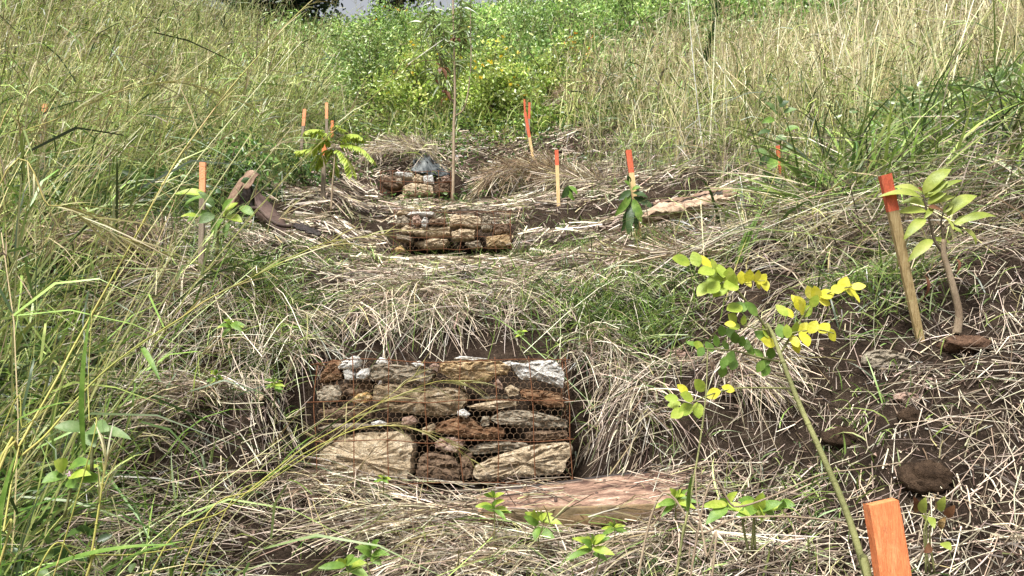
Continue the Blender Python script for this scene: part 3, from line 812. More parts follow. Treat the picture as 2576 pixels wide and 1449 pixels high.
C2 = lambda x, y: ((1200 + x / 2.342) * .6389, (1350 + y / 2.342) * .6389)
C5 = lambda x, y: ((1400 + x / 1.4886) * .6389, (500 + y / 1.4886) * .6389)
C6 = lambda x, y: ((2632 + x / 1.8114) * .6389, (700 + y / 1.8114) * .6389)
G1 = 'stones in the nearest wire gabion'
YG = 3.09
for outline, dy, dep, mat, label in [
    ([(100,1080),(130,1000),(250,940),(300,870),(470,840),(600,830),(850,830),(960,870),(1000,960),(970,1100),(975,1180),(930,1280),(820,1270),(700,1285),(560,1300),(480,1280),(440,1230),(300,1210),(180,1200),(110,1150)], 0, .3, 'tan_stone', 'largest tan slab filling the lower left corner of the nearest gabion'),
    ([(1030,1120),(1060,1050),(1150,1020),(1330,1040),(1400,1100),(1430,1180),(1420,1280),(1050,1290),(1020,1200)], .015, .25, 'brown_stone', 'square dark brown block in the middle of the bottom course of the nearest gabion'),
    ([(1545,1200),(1600,1130),(1700,1080),(1850,1020),(2050,960),(2200,935),(2400,930),(2460,960),(2465,1030),(2420,1100),(2400,1190),(2300,1220),(2100,1240),(1900,1260),(1700,1270),(1560,1260)], 0, .28, 'tan_stone', 'long tan wedge rising to the lower right corner of the nearest gabion'),
    ([(1430,1050),(1540,1015),(1540,1240),(1440,1270)], .02, .2, 'brown_stone', 'narrow upright stone between the brown block and the long tan wedge'),
    ([(1190,930),(1250,880),(1380,870),(1460,900),(1450,960),(1400,1020),(1280,1000),(1200,970)], .012, .2, 'pink_stone', 'pinkish flat stone resting above the dark brown block'),
    ([(1500,990),(1600,940),(1750,905),(1900,900),(2050,930),(2080,960),(1900,990),(1700,1020),(1560,1030)], .03, .2, 'grey_stone', 'thin grey flagstone lying just above the long tan wedge'),
    ([(1190,790),(1250,730),(1400,690),(1540,700),(1600,770),(1700,775),(1840,790),(1830,870),(1700,890),(1450,870),(1300,840),(1200,830)], .01, .25, 'rust_stone', 'reddish brown humped stone at the centre of the nearest gabion'),
    ([(1720,700),(1800,640),(1950,620),(2150,640),(2300,680),(2420,720),(2420,790),(2200,800),(1950,770),(1780,750)], .01, .25, 'grey_stone', 'long dark grey pitted stone at the right side of the nearest gabion'),
    ([(2030,830),(2150,810),(2420,812),(2430,870),(2200,900),(2040,890)], .02, .22, 'brown_stone', 'flat brown stone squeezed under the long dark grey one'),
    ([(1490,590),(1600,560),(1750,535),(1950,530),(1960,580),(1800,610),(1600,620)], .012, .22, 'tan_stone', 'flat pale brown stone to the right of the rubbly middle stone'),
    ([(1560,530),(1650,490),(1850,480),(1900,512),(1700,525)], .05, .2, 'grey_stone', 'thin grey flake lying on the flat pale brown stone'),
    ([(1970,430),(2150,430),(2380,460),(2390,590),(2250,600),(2100,540),(2000,500)], .012, .24, 'rust_stone', 'rust-stained stone under the large white one at the right'),
    ([(1845,420),(1900,385),(1980,430),(1970,480),(1880,495)], 0, .1, 'tan_stone', 'small rounded tan stone wedged left of the rust-stained one'),
    ([(1900,170),(2000,190),(2150,160),(2300,150),(2380,240),(2395,300),(2380,420),(2300,390),(2150,340),(2000,340),(1950,290),(1910,220)], 0, .3, 'white_stone', 'large flaky white stone in the upper right corner of the nearest gabion'),
    ([(1825,180),(1900,165),(1905,210),(1840,215)], .02, .1, 'white_stone', 'small white chip touching the left end of the large white stone'),
    ([(1200,210),(1290,170),(1450,160),(1800,165),(1890,220),(1860,290),(1780,290),(1700,350),(1520,365),(1350,340),(1260,280),(1190,260)], 0, .3, 'ochre_stone', 'wide ochre stone in the middle of the top course of the nearest gabion'),
    ([(590,290),(620,205),(720,190),(900,205),(1100,220),(1190,270),(1130,370),(950,375),(800,360),(650,340),(580,320)], 0, .3, 'grey_stone', 'long grey-tan stone at the left of the top course of the nearest gabion'),
    ([(300,220),(360,160),(450,115),(485,150),(470,210),(400,245),(310,240)], .0, .16, 'white_stone', 'white lump standing above the top wire at the left of the nearest gabion'),
    ([(345,260),(400,240),(455,290),(440,340),(370,340)], .0, .12, 'white_stone', 'bright white nugget below the white lump at the upper left'),
    ([(470,290),(520,240),(600,230),(590,300),(540,340),(475,330)], .0, .12, 'white_stone', 'off-white nugget against the left end of the long grey-tan stone'),
    ([(650,180),(690,130),(740,150),(760,190),(680,200)], .03, .1, 'white_stone', 'pointed white chip sitting on the long grey-tan stone'),
    ([(980,190),(1050,165),(1100,210),(1030,230)], .0, .1, 'white_stone', 'white chip on the right half of the long grey-tan stone'),
    ([(1145,215),(1190,180),(1240,210),(1220,265),(1160,240)], -.01, .1, 'pink_stone', 'cream chip between the long grey-tan stone and the wide ochre stone'),
    ([(130,370),(140,280),(240,150),(310,190),(330,290),(340,320),(220,350)], .01, .25, 'rust_stone', 'rusty orange-brown stone in the upper left corner of the nearest gabion'),
    ([(90,450),(180,390),(300,390),(330,470),(310,530),(200,570),(110,540)], .0, .25, 'grey_stone', 'rough grey mottled stone at the left edge of the nearest gabion'),
    ([(330,400),(420,350),(600,350),(620,430),(600,480),(400,490),(340,450)], .03, .22, 'brown_stone', 'dark red-brown stone beneath the white nuggets'),
    ([(420,530),(480,470),(570,455),(610,510),(560,550),(440,560)], .0, .14, 'orange_stone', 'bright orange stone beneath the dark red-brown one'),
    ([(640,400),(760,375),(1000,390),(1200,400),(1420,420),(1500,500),(1450,580),(1400,660),(1200,680),(1000,660),(800,640),(650,600),(620,500)], .005, .3, 'rubble_stone', 'big rubbly conglomerate stone in the second course of the nearest gabion'),
    ([(120,620),(300,580),(600,600),(620,680),(400,700),(150,690)], .02, .22, 'brown_stone', 'flat brown stone under the bright orange one at the left'),
    ([(900,690),(990,670),(1040,730),(980,760),(890,750)], .01, .12, 'pink_stone', 'small dull pink stone under the rubbly conglomerate'),
    ([(100,790),(250,745),(480,740),(620,760),(500,800),(200,812)], .02, .2, 'grey_stone', 'thin grey-brown slab lying on the largest tan slab'),
    ([(610,735),(680,715),(760,750),(700,775),(620,765)], .01, .1, 'white_stone', 'pale chip beside the thin slab above the largest tan slab'),
    ([(1740,380),(1780,330),(1825,390),(1820,430),(1770,410)], .0, .1, 'pink_stone', 'slim cream stone hanging below the right end of the wide ochre stone'),
    ([(1405,630),(1460,610),(1520,660),(1490,695),(1410,670)], -.005, .1, 'white_stone', 'round white stone at the centre above the reddish humped stone'),
    ([(1080,790),(1180,745),(1200,780),(1150,850),(1080,850)], .01, .14, 'tan_stone', 'small tan stone left of the reddish humped stone'),
    ([(1620,730),(1640,680),(1700,680),(1700,760),(1640,770)], .005, .1, 'grey_stone', 'small grey stone on the right shoulder of the reddish humped stone'),
    ([(1370,145),(1430,118),(1540,130),(1690,146),(1560,160)], .1, .12, 'white_stone', 'white flake lying on top of the wide ochre stone'),
]:
    stone_thing(outline, YG + dy, dep, mat, label, 'stone', G1, conv=C2)

def cage(corners, ncol, nrow, back, label, r, hexw=None, wob=.006):
    """corners TL TR BL BR in world; a welded front grid, two side grids and a top, plus hexagonal netting on the front"""
    TL, TR, BL, BR = [np.asarray(c, float) for c in corners]
    base = (BL + BR) / 2
    rt = root('wire_gabion', base, label, 'gabion')
    P = lambda s, t: (TL * (1 - s) + TR * s) * (1 - t) + (BL * (1 - s) + BR * s) * t
    jit = R.normal(size=(ncol + 1, nrow + 1, 3)) * wob * np.array([1, .5, 1])
    Gp = [[P(i / ncol, j / nrow) + jit[i, j] for j in range(nrow + 1)] for i in range(ncol + 1)]
    fr = MB()
    for i in range(ncol + 1): tube(fr, spline([Gp[i][0] + (0, 0, .012)] + Gp[i][1:] + [Gp[i][-1] + (0, 0, -.03)], 14), r, 5)
    for j in range(nrow + 1):
        row = [Gp[i][j] + np.array([0, -.004, 0]) for i in range(ncol + 1)]
        row = [row[0] + (TL - TR) * .04 * random.random()] + row[1:-1] + [row[-1] + (TR - TL) * .02]
        tube(fr, spline(row, 26), r, 5)
    obj('front_panel', fr, M['rustwire'], rt)
    for e, nm in ((0, 0), (ncol, 1)):
        sd = MB()
        for j in range(nrow + 1): tube(sd, [Gp[e][j], Gp[e][j] + np.array([0, back, 0])], r, 5)
        for k in (1, 2): tube(sd, [Gp[e][0] + np.array([0, back * k / 2, 0]), Gp[e][-1] + np.array([0, back * k / 2, 0])], r, 5)
        obj('side_panel', sd, M['rustwire'], rt)
    if hexw:
        hx = MB(); Wd = np.linalg.norm(TR - TL); Ht = np.linalg.norm(TL - BL)
        a = hexw / math.sqrt(3); nx, nz = int(Wd / hexw) + 1, int(Ht / (1.5 * a)) + 1
        bul = lambda x, z: np.array([0, .009 + .009 * float(vnoise(x * 9, z * 9)), 0])
        for jz in range(nz):
            for ix in range(nx):
                x = ix * hexw + (hexw / 2 if jz % 2 else 0); z = jz * 1.5 * a
                p0, p1, p2, p3 = (x, z), (x + hexw / 2, z + a / 2), (x - hexw / 2, z + a / 2), (x, z - a)
                for q in (p1, p2, p3):
                    if max(p0[0], q[0]) > Wd or min(p0[0], q[0]) < 0 or max(p0[1], q[1]) > Ht or min(q[1], p0[1]) < 0: continue
                    A = P(p0[0] / Wd, p0[1] / Ht) + bul(*p0); B_ = P(q[0] / Wd, q[1] / Ht) + bul(*q)
                    tube(hx, [A, B_], .00062, 3)
        obj('hexagonal_netting', hx, M['netwire'], rt)
    return rt

K2 = lambda x, y, Y: at(*C2(x, y), Y)
cage([K2(120, 178, 3.075), K2(2405, 150, 3.075), K2(105, 1305, 3.0), K2(2485, 1275, 3.0)], 7, 3, .34, 'nearest and largest rusty wire gabion with hexagonal netting around its stones', .0021, .0265)

G2 = 'stones in the middle wire gabion'
for outline, dy, dep, mat, label in [
    ([(230,545),(250,525),(285,515),(312,540),(305,572),(240,578)], 0, .25, 'grey_stone', 'rough grey stone at the upper left corner of the middle gabion'),
    ([(330,530),(345,517),(370,515),(387,550),(360,572),(335,562)], .02, .2, 'pink_stone', 'dull pink stone right of the rough grey corner stone'),
    ([(385,552),(400,527),(420,530),(424,560),(410,584),(386,580)], -.03, .16, 'white_stone', 'pale upright stone left of centre in the middle gabion'),
    ([(420,562),(440,530),(522,533),(530,570),(440,576)], .0, .25, 'brown_stone', 'brown flat stone right of the pale upright one'),
    ([(550,575),(555,520),(575,505),(620,515),(700,515),(735,530),(732,575),(690,587),(620,570)], -.02, .3, 'tan_stone', 'largest pale stone in the top course of the middle gabion'),
    ([(735,580),(745,522),(780,513),(800,550),(798,598),(740,602)], -.02, .22, 'grey_stone', 'grey stone right of the largest pale one in the middle gabion'),
    ([(295,512),(325,492),(460,495),(455,516)], .04, .25, 'white_stone', 'flat whitish slab lying on top of the middle gabion'),
    ([(235,508),(255,480),(290,490),(300,508)], .04, .2, 'tan_stone', 'small tan stone on the upper left rim of the middle gabion'),
    ([(265,592),(300,570),(338,590),(325,622),(270,617)], .0, .2, 'tan_stone', 'tan stone below the dull pink one in the middle gabion'),
    ([(335,602),(420,585),(550,578),(548,625),(420,640),(340,622)], .01, .28, 'tan_stone', 'long tan stone across the centre of the middle gabion'),
    ([(560,612),(620,595),(700,602),(690,652),(570,652)], -.01, .25, 'tan_stone', 'knobbly tan stone under the largest pale one'),
    ([(765,640),(900,622),(908,690),(770,697)], -.03, .25, 'ochre_stone', 'flat ochre slab at the lower right of the middle gabion'),
    ([(230,712),(268,688),(288,725),(235,737)], -.03, .15, 'orange_stone', 'small orange stone at the foot of the middle gabion'),
    ([(330,665),(450,650),(545,660),(520,695),(400,700)], .01, .28, 'tan_stone', 'flat wide stone in the bottom course of the middle gabion'),
    ([(640,682),(720,660),(745,700),(680,712)], .0, .2, 'grey_stone', 'dark grey stone at the foot of the middle gabion left of the ochre slab'),
    ([(238,625),(330,640),(322,668),(240,655)], .01, .25, 'grey_stone', 'flat grey stone at the left side of the middle gabion'),
    ([(800,595),(815,565),(890,570),(900,612),(820,625)], .01, .25, 'brown_stone', 'brown stone at the right side of the middle gabion above the ochre slab'),
]:
    stone_thing(outline, 6.66 + dy, dep, mat, label, 'stone', G2, conv=C5)
K5 = lambda x, y, Y: at(*C5(x, y), Y)
cage([K5(228, 492, 6.60), K5(905, 500, 6.60), K5(222, 725, 6.52), K5(912, 715, 6.52)], 7, 3, .35, 'middle rusty wire gabion half buried in straw', .0024, .05)
G3 = 'stones in the farthest wire gabion'
for outline, dy, dep, mat, label in [
    ([(152,335),(155,285),(260,288),(272,325),(250,352),(200,355)], .0, .3, 'brown_stone', 'brown stone at the left end of the farthest gabion'),
    ([(228,268),(250,256),(330,268),(327,290),(250,287)], .02, .25, 'white_stone', 'pale flat stone on the top of the farthest gabion'),
    ([(270,342),(330,325),(450,343),(456,390),(340,398),(272,385)], -.03, .3, 'tan_stone', 'tan slab in the bottom course of the farthest gabion'),
    ([(395,287),(450,278),(458,330),(400,327)], -.02, .25, 'white_stone', 'whitish block at the right of the farthest gabion'),
    ([(333,300),(360,273),(392,285),(388,318),(340,320)], .0, .2, 'tan_stone', 'small tan stone in the top course of the farthest gabion'),
    ([(235,410),(265,393),(295,397),(300,440),(240,442)], -.12, .2, 'tan_stone', 'loose tan stone lying in front of the farthest gabion'),
    ([(498,295),(545,278),(553,312),(510,322)], .0, .22, 'pink_stone', 'cream stone at the right end of the farthest gabion'),
    ([(240,300),(268,295),(270,330),(238,328)], -.03, .2, 'grey_stone', 'grey stone on the front of the brown end stone'),
    ([(458,345),(500,328),(553,330),(545,382),(470,387)], .0, .28, 'brown_stone', 'brown stone beside the tan slab in the farthest gabion'),
    ([(380,425),(430,418),(492,425),(485,442),(390,440)], -.2, .2, 'pink_stone', 'flat cream stone lying on the straw below the farthest gabion'),
]:
    stone_thing(outline, 9.56 + dy, dep, mat, label, 'stone', G3, conv=C5)
cage([K5(150, 258, 9.5), K5(556, 268, 9.5), K5(146, 445, 9.42), K5(560, 440, 9.42)], 6, 3, .35, 'farthest wire gabion with a dark grey sheet behind it', .004)

# loose stones on the slope
CD = lambda x, y: (x, y)
def loose(u, v, wpx, hpx, mat, label):
    c = hit(u, v + hpx * .35); Y = c[1] - .01
    n = 11
    o = [(u + wpx * .5 * math.cos(t) * (1 + .22 * (random.random() - .5)), v - hpx * .5 * math.sin(t) * (1 + .25 * (random.random() - .5))) for t in np.linspace(0, 2 * math.pi, n, endpoint=False)]
    s = wpx / F * Y
    return stone_thing(o, Y, s * .8, mat, label, 'stone', None, conv=CD)
loose(2235, 905, 95, 55, 'grey_stone', 'dull grey stone lying on the straw below the right-hand orange-topped stake')
loose(1702, 897, 50, 42, 'pink_stone', 'pinkish stone in the straw between the nearest gabion and the yellow-leaved shrub')
loose(2120, 1085, 40, 24, 'pink_stone', 'flat pale stone at the upper edge of the bare soil')
loose(2290, 1000, 60, 26, 'pink_stone', 'flat pinkish flake at the right on the bare soil')
loose(650, 1000, 26, 18, 'tan_stone', 'small tan pebble on the earth shelf left of the nearest gabion')
def clod(u, v, wpx, hpx, mat, label, name='soil_clod', cat='clod'):
    c = hit(u, v + hpx * .3); s = wpx / F * c[1]; hh = hpx / F * c[1]; c = c - np.array([0, 0, hh * (.38 if mat == 'redsoil' else .12)])
    V, Fs, a, b = [], [], 34, 18
    sd = random.random() * 30
    for i in range(b + 1):
        th = math.pi * i / b
        for j in range(a):
            ph = 2 * math.pi * j / a
            k = 1 + .45 * vnoise(math.cos(ph) * 2 + sd, math.sin(ph) * 2 + th * 2) + .25 * vnoise(math.cos(ph) * 6 + sd, math.sin(ph) * 6 + th * 5) + .025 * R.normal()
            V.append(c + np.array([s * .5 * math.sin(th) * math.cos(ph), s * .45 * math.sin(th) * math.sin(ph), hh * .6 * math.cos(th) + hh * .1]) * k)
    for i in range(b):
        for j in range(a): Fs.append((i * a + j, (i + 1) * a + j, (i + 1) * a + (j + 1) % a, i * a + (j + 1) % a))
    return tag(obj(name, MB().add(V, Fs), M[mat], org=c), label, cat)
clod(2120, 1095, 90, 45, 'clod', 'dark lump of earth in the straw right of the yellow-leaved shrub stem')
clod(2330, 1190, 130, 66, 'clod', 'largest dark lump of bare earth above the nearest stake')
clod(2290, 1045, 60, 34, 'clod', 'crumbling dark clod at the top of the bare soil')
clod(2420, 850, 120, 38, 'redsoil', 'low reddish soil mound around the foot of the big-leaved sapling', 'soil_mound', 'soil mound')

# ------------------------------------------------------------------ survey stakes
def stake(top, base, Y, wpx, paint, paintmat, woodmat, label, Yb=None, depthk=.55, taper=.8):
    """top and base in picture pixels at the depth Y; wpx its width; the painted share is measured from the top"""
    T = at(*top, Y); Bp = at(*base, Yb or Y)
    ax = nrm(Bp - T); L0 = np.linalg.norm(Bp - T); L = np.linalg.norm(Bp - T) + max(.06, Bp[2] - float(H(Bp[0], Bp[1])) + .08)
    wd = wpx / F * Y; dp = wd * depthk
    s = nrm(np.cross(ax, [0, 1, 0]));
    if s[0] < 0: s = -s
    f = nrm(np.cross(s, ax));
    if f[1] > 0: f = -f
    rt = root('survey_stake', Bp, label, 'stake', 'orange-topped survey stakes on the slope')
    def bar(t0, t1, k, cut0=False):
        mb = MB(); V, Fs = [], []; n = 5
        for i in range(n + 1):
            t = t0 + (t1 - t0) * i / n
            p = T + ax * L * t
            ww = wd * (1 - (1 - taper) * t) * k; dd = dp * (1 - (1 - taper) * t) * k
            bw = .5 - .07
            for a, b in ((-.5, -bw), (-bw, -.5), (bw, -.5), (.5, -bw), (.5, bw), (bw, .5), (-bw, .5), (-.5, bw)):
                j = R.normal(size=3) * wd * .008
                V.append(p + s * a * ww - f * b * dd + j - ax * (.06 * wd * (a + .3 * R.normal()) * (i == 0 and cut0)))
        for i in range(n):
            for k_ in range(8): Fs.append((i * 8 + k_, i * 8 + (k_ + 1) % 8, i * 8 + 8 + (k_ + 1) % 8, i * 8 + 8 + k_))
        Fs.append(tuple(range(7, -1, -1))); Fs.append(tuple(n * 8 + k_ for k_ in range(8)))
        return mb.add(V, Fs)
    obj('shaft', bar(paint * L0 / L - .004, 1, .97), M[woodmat], rt, smooth=False)
    obj('painted_top', bar(0, paint * L0 / L, 1.0, True), M[paintmat], rt, smooth=False)
    return rt
stake((2216, 1262), (2300, 1800), 1.17, 74, .52, 'orange', 'tanwood', 'nearest stake, wide and bright orange, rising from the bottom edge of the picture', taper=.97)
stake((2226, 440), (2312, 842), 2.75, 30, .225, 'redorange', 'tanwood', 'leaning red-topped stake beside the big-leaved sapling', taper=.62, Yb=2.85)
stake((1581, 378), (1608, 592), 5.6, 15, .27, 'redorange', 'wood', 'pale yellow stake with a red-orange top behind the dark-leaved seedling', taper=.75)
stake((1400, 378), (1406, 542), 7.2, 10, .235, 'redorange', 'wood', 'thin pale stake with a red-orange top beside the brown straw heap', taper=.9)
stake((511, 408), (505, 745), 3.65, 15.5, .23, 'paleorange', 'greywood', 'grey stake with a pale orange top behind the small leafy plant at the left', taper=.92)
stake((817, 348), (812, 515), 7.2, 12, .27, 'orange', 'greywood', 'grey weathered stake standing in front of the feathery sapling', taper=.9)
stake((767, 275), (751, 452), 8.3, 8.5, .24, 'paleorange', 'greywood', 'slim grey stake leaning left of the feathery sapling', taper=.85)
stake((822, 259), (822, 420), 9.4, 7.5, .25, 'paleorange', 'greywood', 'tall slim stake rising behind the feathery sapling', taper=.9)
stake((836, 304), (835, 430), 10.2, 7, .38, 'orange', 'greywood', 'short slim stake with a faded orange top right behind the tall slim one', taper=.9)
stake((1321, 283), (1344, 415), 9.8, 8, .48, 'redorange', 'wood', 'leaning stake painted red-orange to half its length, below the flowering shrub', taper=.85)
stake((1332, 258), (1330, 350), 10.6, 6, .45, 'redorange', 'greywood', 'thin dark red-topped stake behind the half-painted leaning one', taper=.9)
stake((1319, 250), (1324, 345), 10.9, 5, .5, 'redorange', 'greywood', 'thinnest stake with a dull red top at the left of the far pair', taper=.9)
stake((1957, 367), (1972, 480), 5.1, 12, .62, 'redorange', 'wood', 'red-topped stake half hidden behind the sheen-greyed weed at the right', taper=.9)
stake((113, 262), (108, 400), 4.3, 14, .16, 'paleorange', 'greywood', 'pale orange stake top showing through the tall grass at the far left', taper=.95)

# ------------------------------------------------------------------ sheet metal
def sheet(name, rows, mat, label=None, cat=None, thick=.006, n=(26, 18), rough=.01, parent=None, group=None, straight=False):
    """a bent plate through rows of (u, v, Y) points"""
    A = [np.array([at(*p) for p in r]) for r in rows]
    A = [spline(r, n[0]) if not straight else np.stack([np.interp(np.linspace(0, len(r) - 1, n[0]), range(len(r)), r[:, i]) for i in range(3)], 1) for r in A]
    G = np.stack(A)
    G = np.stack([spline(G[:, i], n[1]) if len(rows) > 2 else G[0, i] + (G[1, i] - G[0, i]) * np.linspace(0, 1, n[1])[:, None] for i in range(n[0])], 1)
    sd = random.random() * 40
    ii, jj = np.meshgrid(range(n[1]), range(n[0]), indexing='ij')
    G[..., 1] += rough * vnoise(ii * .5 + sd, jj * .5) * 2
    G[..., 2] += rough * vnoise(ii * .6 + sd + 9, jj * .6)
    dj = np.gradient(G, axis=1); di = np.gradient(G, axis=0)
    nn = nrm(np.cross(dj, di))
    V = np.concatenate([G.reshape(-1, 3), (G + nn * thick * np.sign((nn[..., 1:2]).mean() + 1e-9)).reshape(-1, 3)])
    a, b = n[1], n[0]; o2 = a * b
    Fs = []
    for i in range(a - 1):
        for j in range(b - 1):
            q = (i * b + j, i * b + j + 1, (i + 1) * b + j + 1, (i + 1) * b + j)
            Fs.append(q); Fs.append(tuple(o2 + k for k in q[::-1]))
    edge = [(0, j) for j in range(b)] + [(i, b - 1) for i in range(1, a)] + [(a - 1, j) for j in range(b - 2, -1, -1)] + [(i, 0) for i in range(a - 2, 0, -1)]
    ids = [i * b + j for i, j in edge]
    for k in range(len(ids)):
        p, q = ids[k], ids[(k + 1) % len(ids)]
        Fs.append((q, p, p + o2, q + o2))
    o = obj(name, MB().add(V, Fs), M[mat], parent)
    return tag(o, label, cat, group) if parent is None else o

P6 = lambda x, y, Y: ((650 + x / 1.3657) * .6389, (400 + y / 1.3657) * .6389, Y)
# torn rusty culvert at the left
Yc = 5.15
rt = root('rusted_culvert', at(*P6(480, 600, Yc)), 'torn piece of rusty dark brown culvert pipe standing open like a tent at the left', 'culvert')
sheet('outer_shell', [[P6(318, 560, Yc - .05), P6(345, 500, Yc - .02), P6(385, 440, Yc), P6(440, 372, Yc + .06)],
                      [P6(350, 565, Yc - .16), P6(378, 505, Yc - .15), P6(415, 440, Yc - .12), P6(470, 366, Yc - .04)],
                      [P6(398, 565, Yc - .12), P6(402, 520, Yc - .12), P6(420, 468, Yc - .12), P6(505, 385, Yc - .02)]], 'palerust', parent=rt, thick=.008)
sheet('torn_flap', [[P6(424, 420, Yc - .135), P6(455, 385, Yc - .10), P6(503, 390, Yc - .04)],
                    [P6(412, 462, Yc - .15), P6(440, 470, Yc - .16), P6(462, 448, Yc - .15)]], 'palerust', parent=rt, thick=.006, n=(14, 8))
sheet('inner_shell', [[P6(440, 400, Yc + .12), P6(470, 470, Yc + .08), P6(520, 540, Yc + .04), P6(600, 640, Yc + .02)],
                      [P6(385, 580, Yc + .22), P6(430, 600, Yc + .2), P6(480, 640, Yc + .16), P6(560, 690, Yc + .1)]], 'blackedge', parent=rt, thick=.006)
sheet('bent_side', [[P6(495, 470, Yc - .02), P6(540, 520, Yc - .03), P6(600, 585, Yc - .05), P6(642, 640, Yc - .08), P6(658, 712, Yc - .14)],
                    [P6(478, 490, Yc - .10), P6(500, 560, Yc - .14), P6(545, 620, Yc - .18), P6(590, 675, Yc - .2), P6(640, 725, Yc - .22)],
                    [P6(482, 545, Yc - .06), P6(490, 620, Yc - .10), P6(520, 660, Yc - .14), P6(560, 705, Yc - .18), P6(600, 738, Yc - .22)]], 'rust', parent=rt, thick=.008)
rod = tube(MB(), spline([at(*P6(455, 575, Yc - .2)), at(*P6(505, 577, Yc - .24)), at(*P6(555, 625, Yc - .26)), at(*P6(610, 662, Yc - .28)), at(*P6(680, 672, Yc - .26))], 24), .014, 8)
obj('bent_rim', rod, M['rust'], rt)
sheet('rusted_plate', [[P6(712, 638, 5.0), P6(770, 668, 4.95), P6(845, 705, 4.9)], [P6(684, 668, 4.9), P6(740, 690, 4.85), P6(830, 718, 4.82)]], 'blackedge', 'flat dark rusty plate lying on the straw right of the torn culvert', 'metal plate', .012)
sheet('rusted_plate', [[(1028, 727, 4.0), (1044, 734, 3.98), (1063, 745, 3.96)], [(1021, 741, 3.93), (1036, 750, 3.91), (1055, 760, 3.9)]], 'palerust', 'small flat brown metal scrap lying on the hanging straw above the nearest gabion', 'metal scrap', .012, n=(10, 6), rough=.004)
c0 = hit(340, 655)
rt = root('rusted_can', c0, 'small rusty can end poking out of the bank below the left grass', 'can')
mb = MB(); cc = at(340, 643, c0[1] - .08)
ring = [cc + np.array([.035 * math.cos(t), -.02, .05 * math.sin(t)]) for t in np.linspace(0, 2 * math.pi, 20)]
for i in range(19):
    a, b = ring[i], ring[i + 1]; k = np.array([.0, .16, .02]); inn = lambda p: cc + (p - cc) * .86
    mb.add([a, b, b + k, a + k, inn(a), inn(b), inn(b) + k, inn(a) + k], [(0, 1, 2, 3), (4, 7, 6, 5), (0, 4, 5, 1), (3, 2, 6, 7)])
obj('can_wall', mb, M['rust'], rt)
mb = MB().add([cc + (p - cc) * .85 + np.array([0, .07, 0]) for p in ring[:-1]], [tuple(range(19))]); obj('can_bottom', mb, M['blackedge'], rt)

# peeling corrugated sheet at the right
P7 = lambda x, y, Y: ((2350 + x / 1.82) * .6389, (535 + y / 1.82) * .6389, Y)
Yp = 4.95
rt = root('peeling_pipe', at(*P7(650, 500, Yp)), 'pale peeling tan pipe with ragged holes, half buried in straw at the right', 'pipe')
sheet('lower_shell', [[P7(345, 560, Yp + .02), P7(430, 488, Yp + .1), P7(520, 478, Yp + .12), P7(620, 470, Yp + .12), P7(700, 452, Yp + .12), P7(800, 420, Yp + .14), P7(865, 428, Yp + .14), P7(920, 430, Yp + .14)],
                      [P7(325, 585, Yp - .06), P7(430, 540, Yp - .06), P7(530, 530, Yp - .06), P7(640, 510, Yp - .06), P7(740, 485, Yp - .06), P7(820, 465, Yp - .06), P7(900, 448, Yp - .04), P7(950, 440, Yp)],
                      [P7(335, 628, Yp + .02), P7(430, 616, Yp - .0), P7(540, 598, Yp - .0), P7(640, 572, Yp), P7(760, 550, Yp), P7(840, 522, Yp), P7(940, 490, Yp), P7(1010, 470, Yp + .04)]], 'peel', parent=rt, thick=.01, n=(60, 16), rough=.022)
sheet('upper_shell', [[P7(400, 478, Yp + .26), P7(500, 452, Yp + .26), P7(590, 442, Yp + .26), P7(700, 420, Yp + .26), P7(800, 385, Yp + .26), P7(880, 370, Yp + .26), P7(940, 362, Yp + .25)],
                      [P7(408, 486, Yp + .2), P7(505, 464, Yp + .2), P7(600, 458, Yp + .2), P7(690, 432, Yp + .2), P7(800, 408, Yp + .2), P7(870, 388, Yp + .2), P7(935, 385, Yp + .18)]], 'palerust', parent=rt, thick=.008, n=(50, 6), rough=.02)
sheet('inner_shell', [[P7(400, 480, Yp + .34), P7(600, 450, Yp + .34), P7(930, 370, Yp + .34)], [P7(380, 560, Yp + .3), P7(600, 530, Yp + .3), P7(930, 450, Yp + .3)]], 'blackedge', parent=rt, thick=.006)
sheet('bent_end', [[P7(900, 390, Yp + .14), P7(925, 362, Yp + .16), P7(1000, 395, Yp + .14)], [P7(905, 440, Yp + .05), P7(945, 425, Yp), P7(1010, 412, Yp + .02)]], 'palerust', parent=rt, thick=.01, n=(16, 8))

# dark sheet behind the farthest gabion
sheet('dark_sheet', [
                     [(*C5(395, 126), 10.4), (*C5(412, 130), 10.4), (*C5(440, 158), 10.35), (*C5(475, 205), 10.3), (*C5(530, 232), 10.25), (*C5(562, 256), 10.2)],
                     [(*C5(352, 190), 10.15), (*C5(385, 185), 10.2), (*C5(420, 190), 10.12), (*C5(460, 225), 10.1), (*C5(515, 252), 10.05), (*C5(562, 272), 10.0)],
                     [(*C5(320, 262), 9.95), (*C5(370, 265), 9.95), (*C5(420, 280), 9.92), (*C5(465, 285), 9.92), (*C5(515, 285), 9.92), (*C5(556, 288), 9.92)]], 'dark_sheet',
      'crumpled dark grey sheet with whitish streaks propped up behind the farthest gabion', 'sheet', .01, (30, 22), .05)

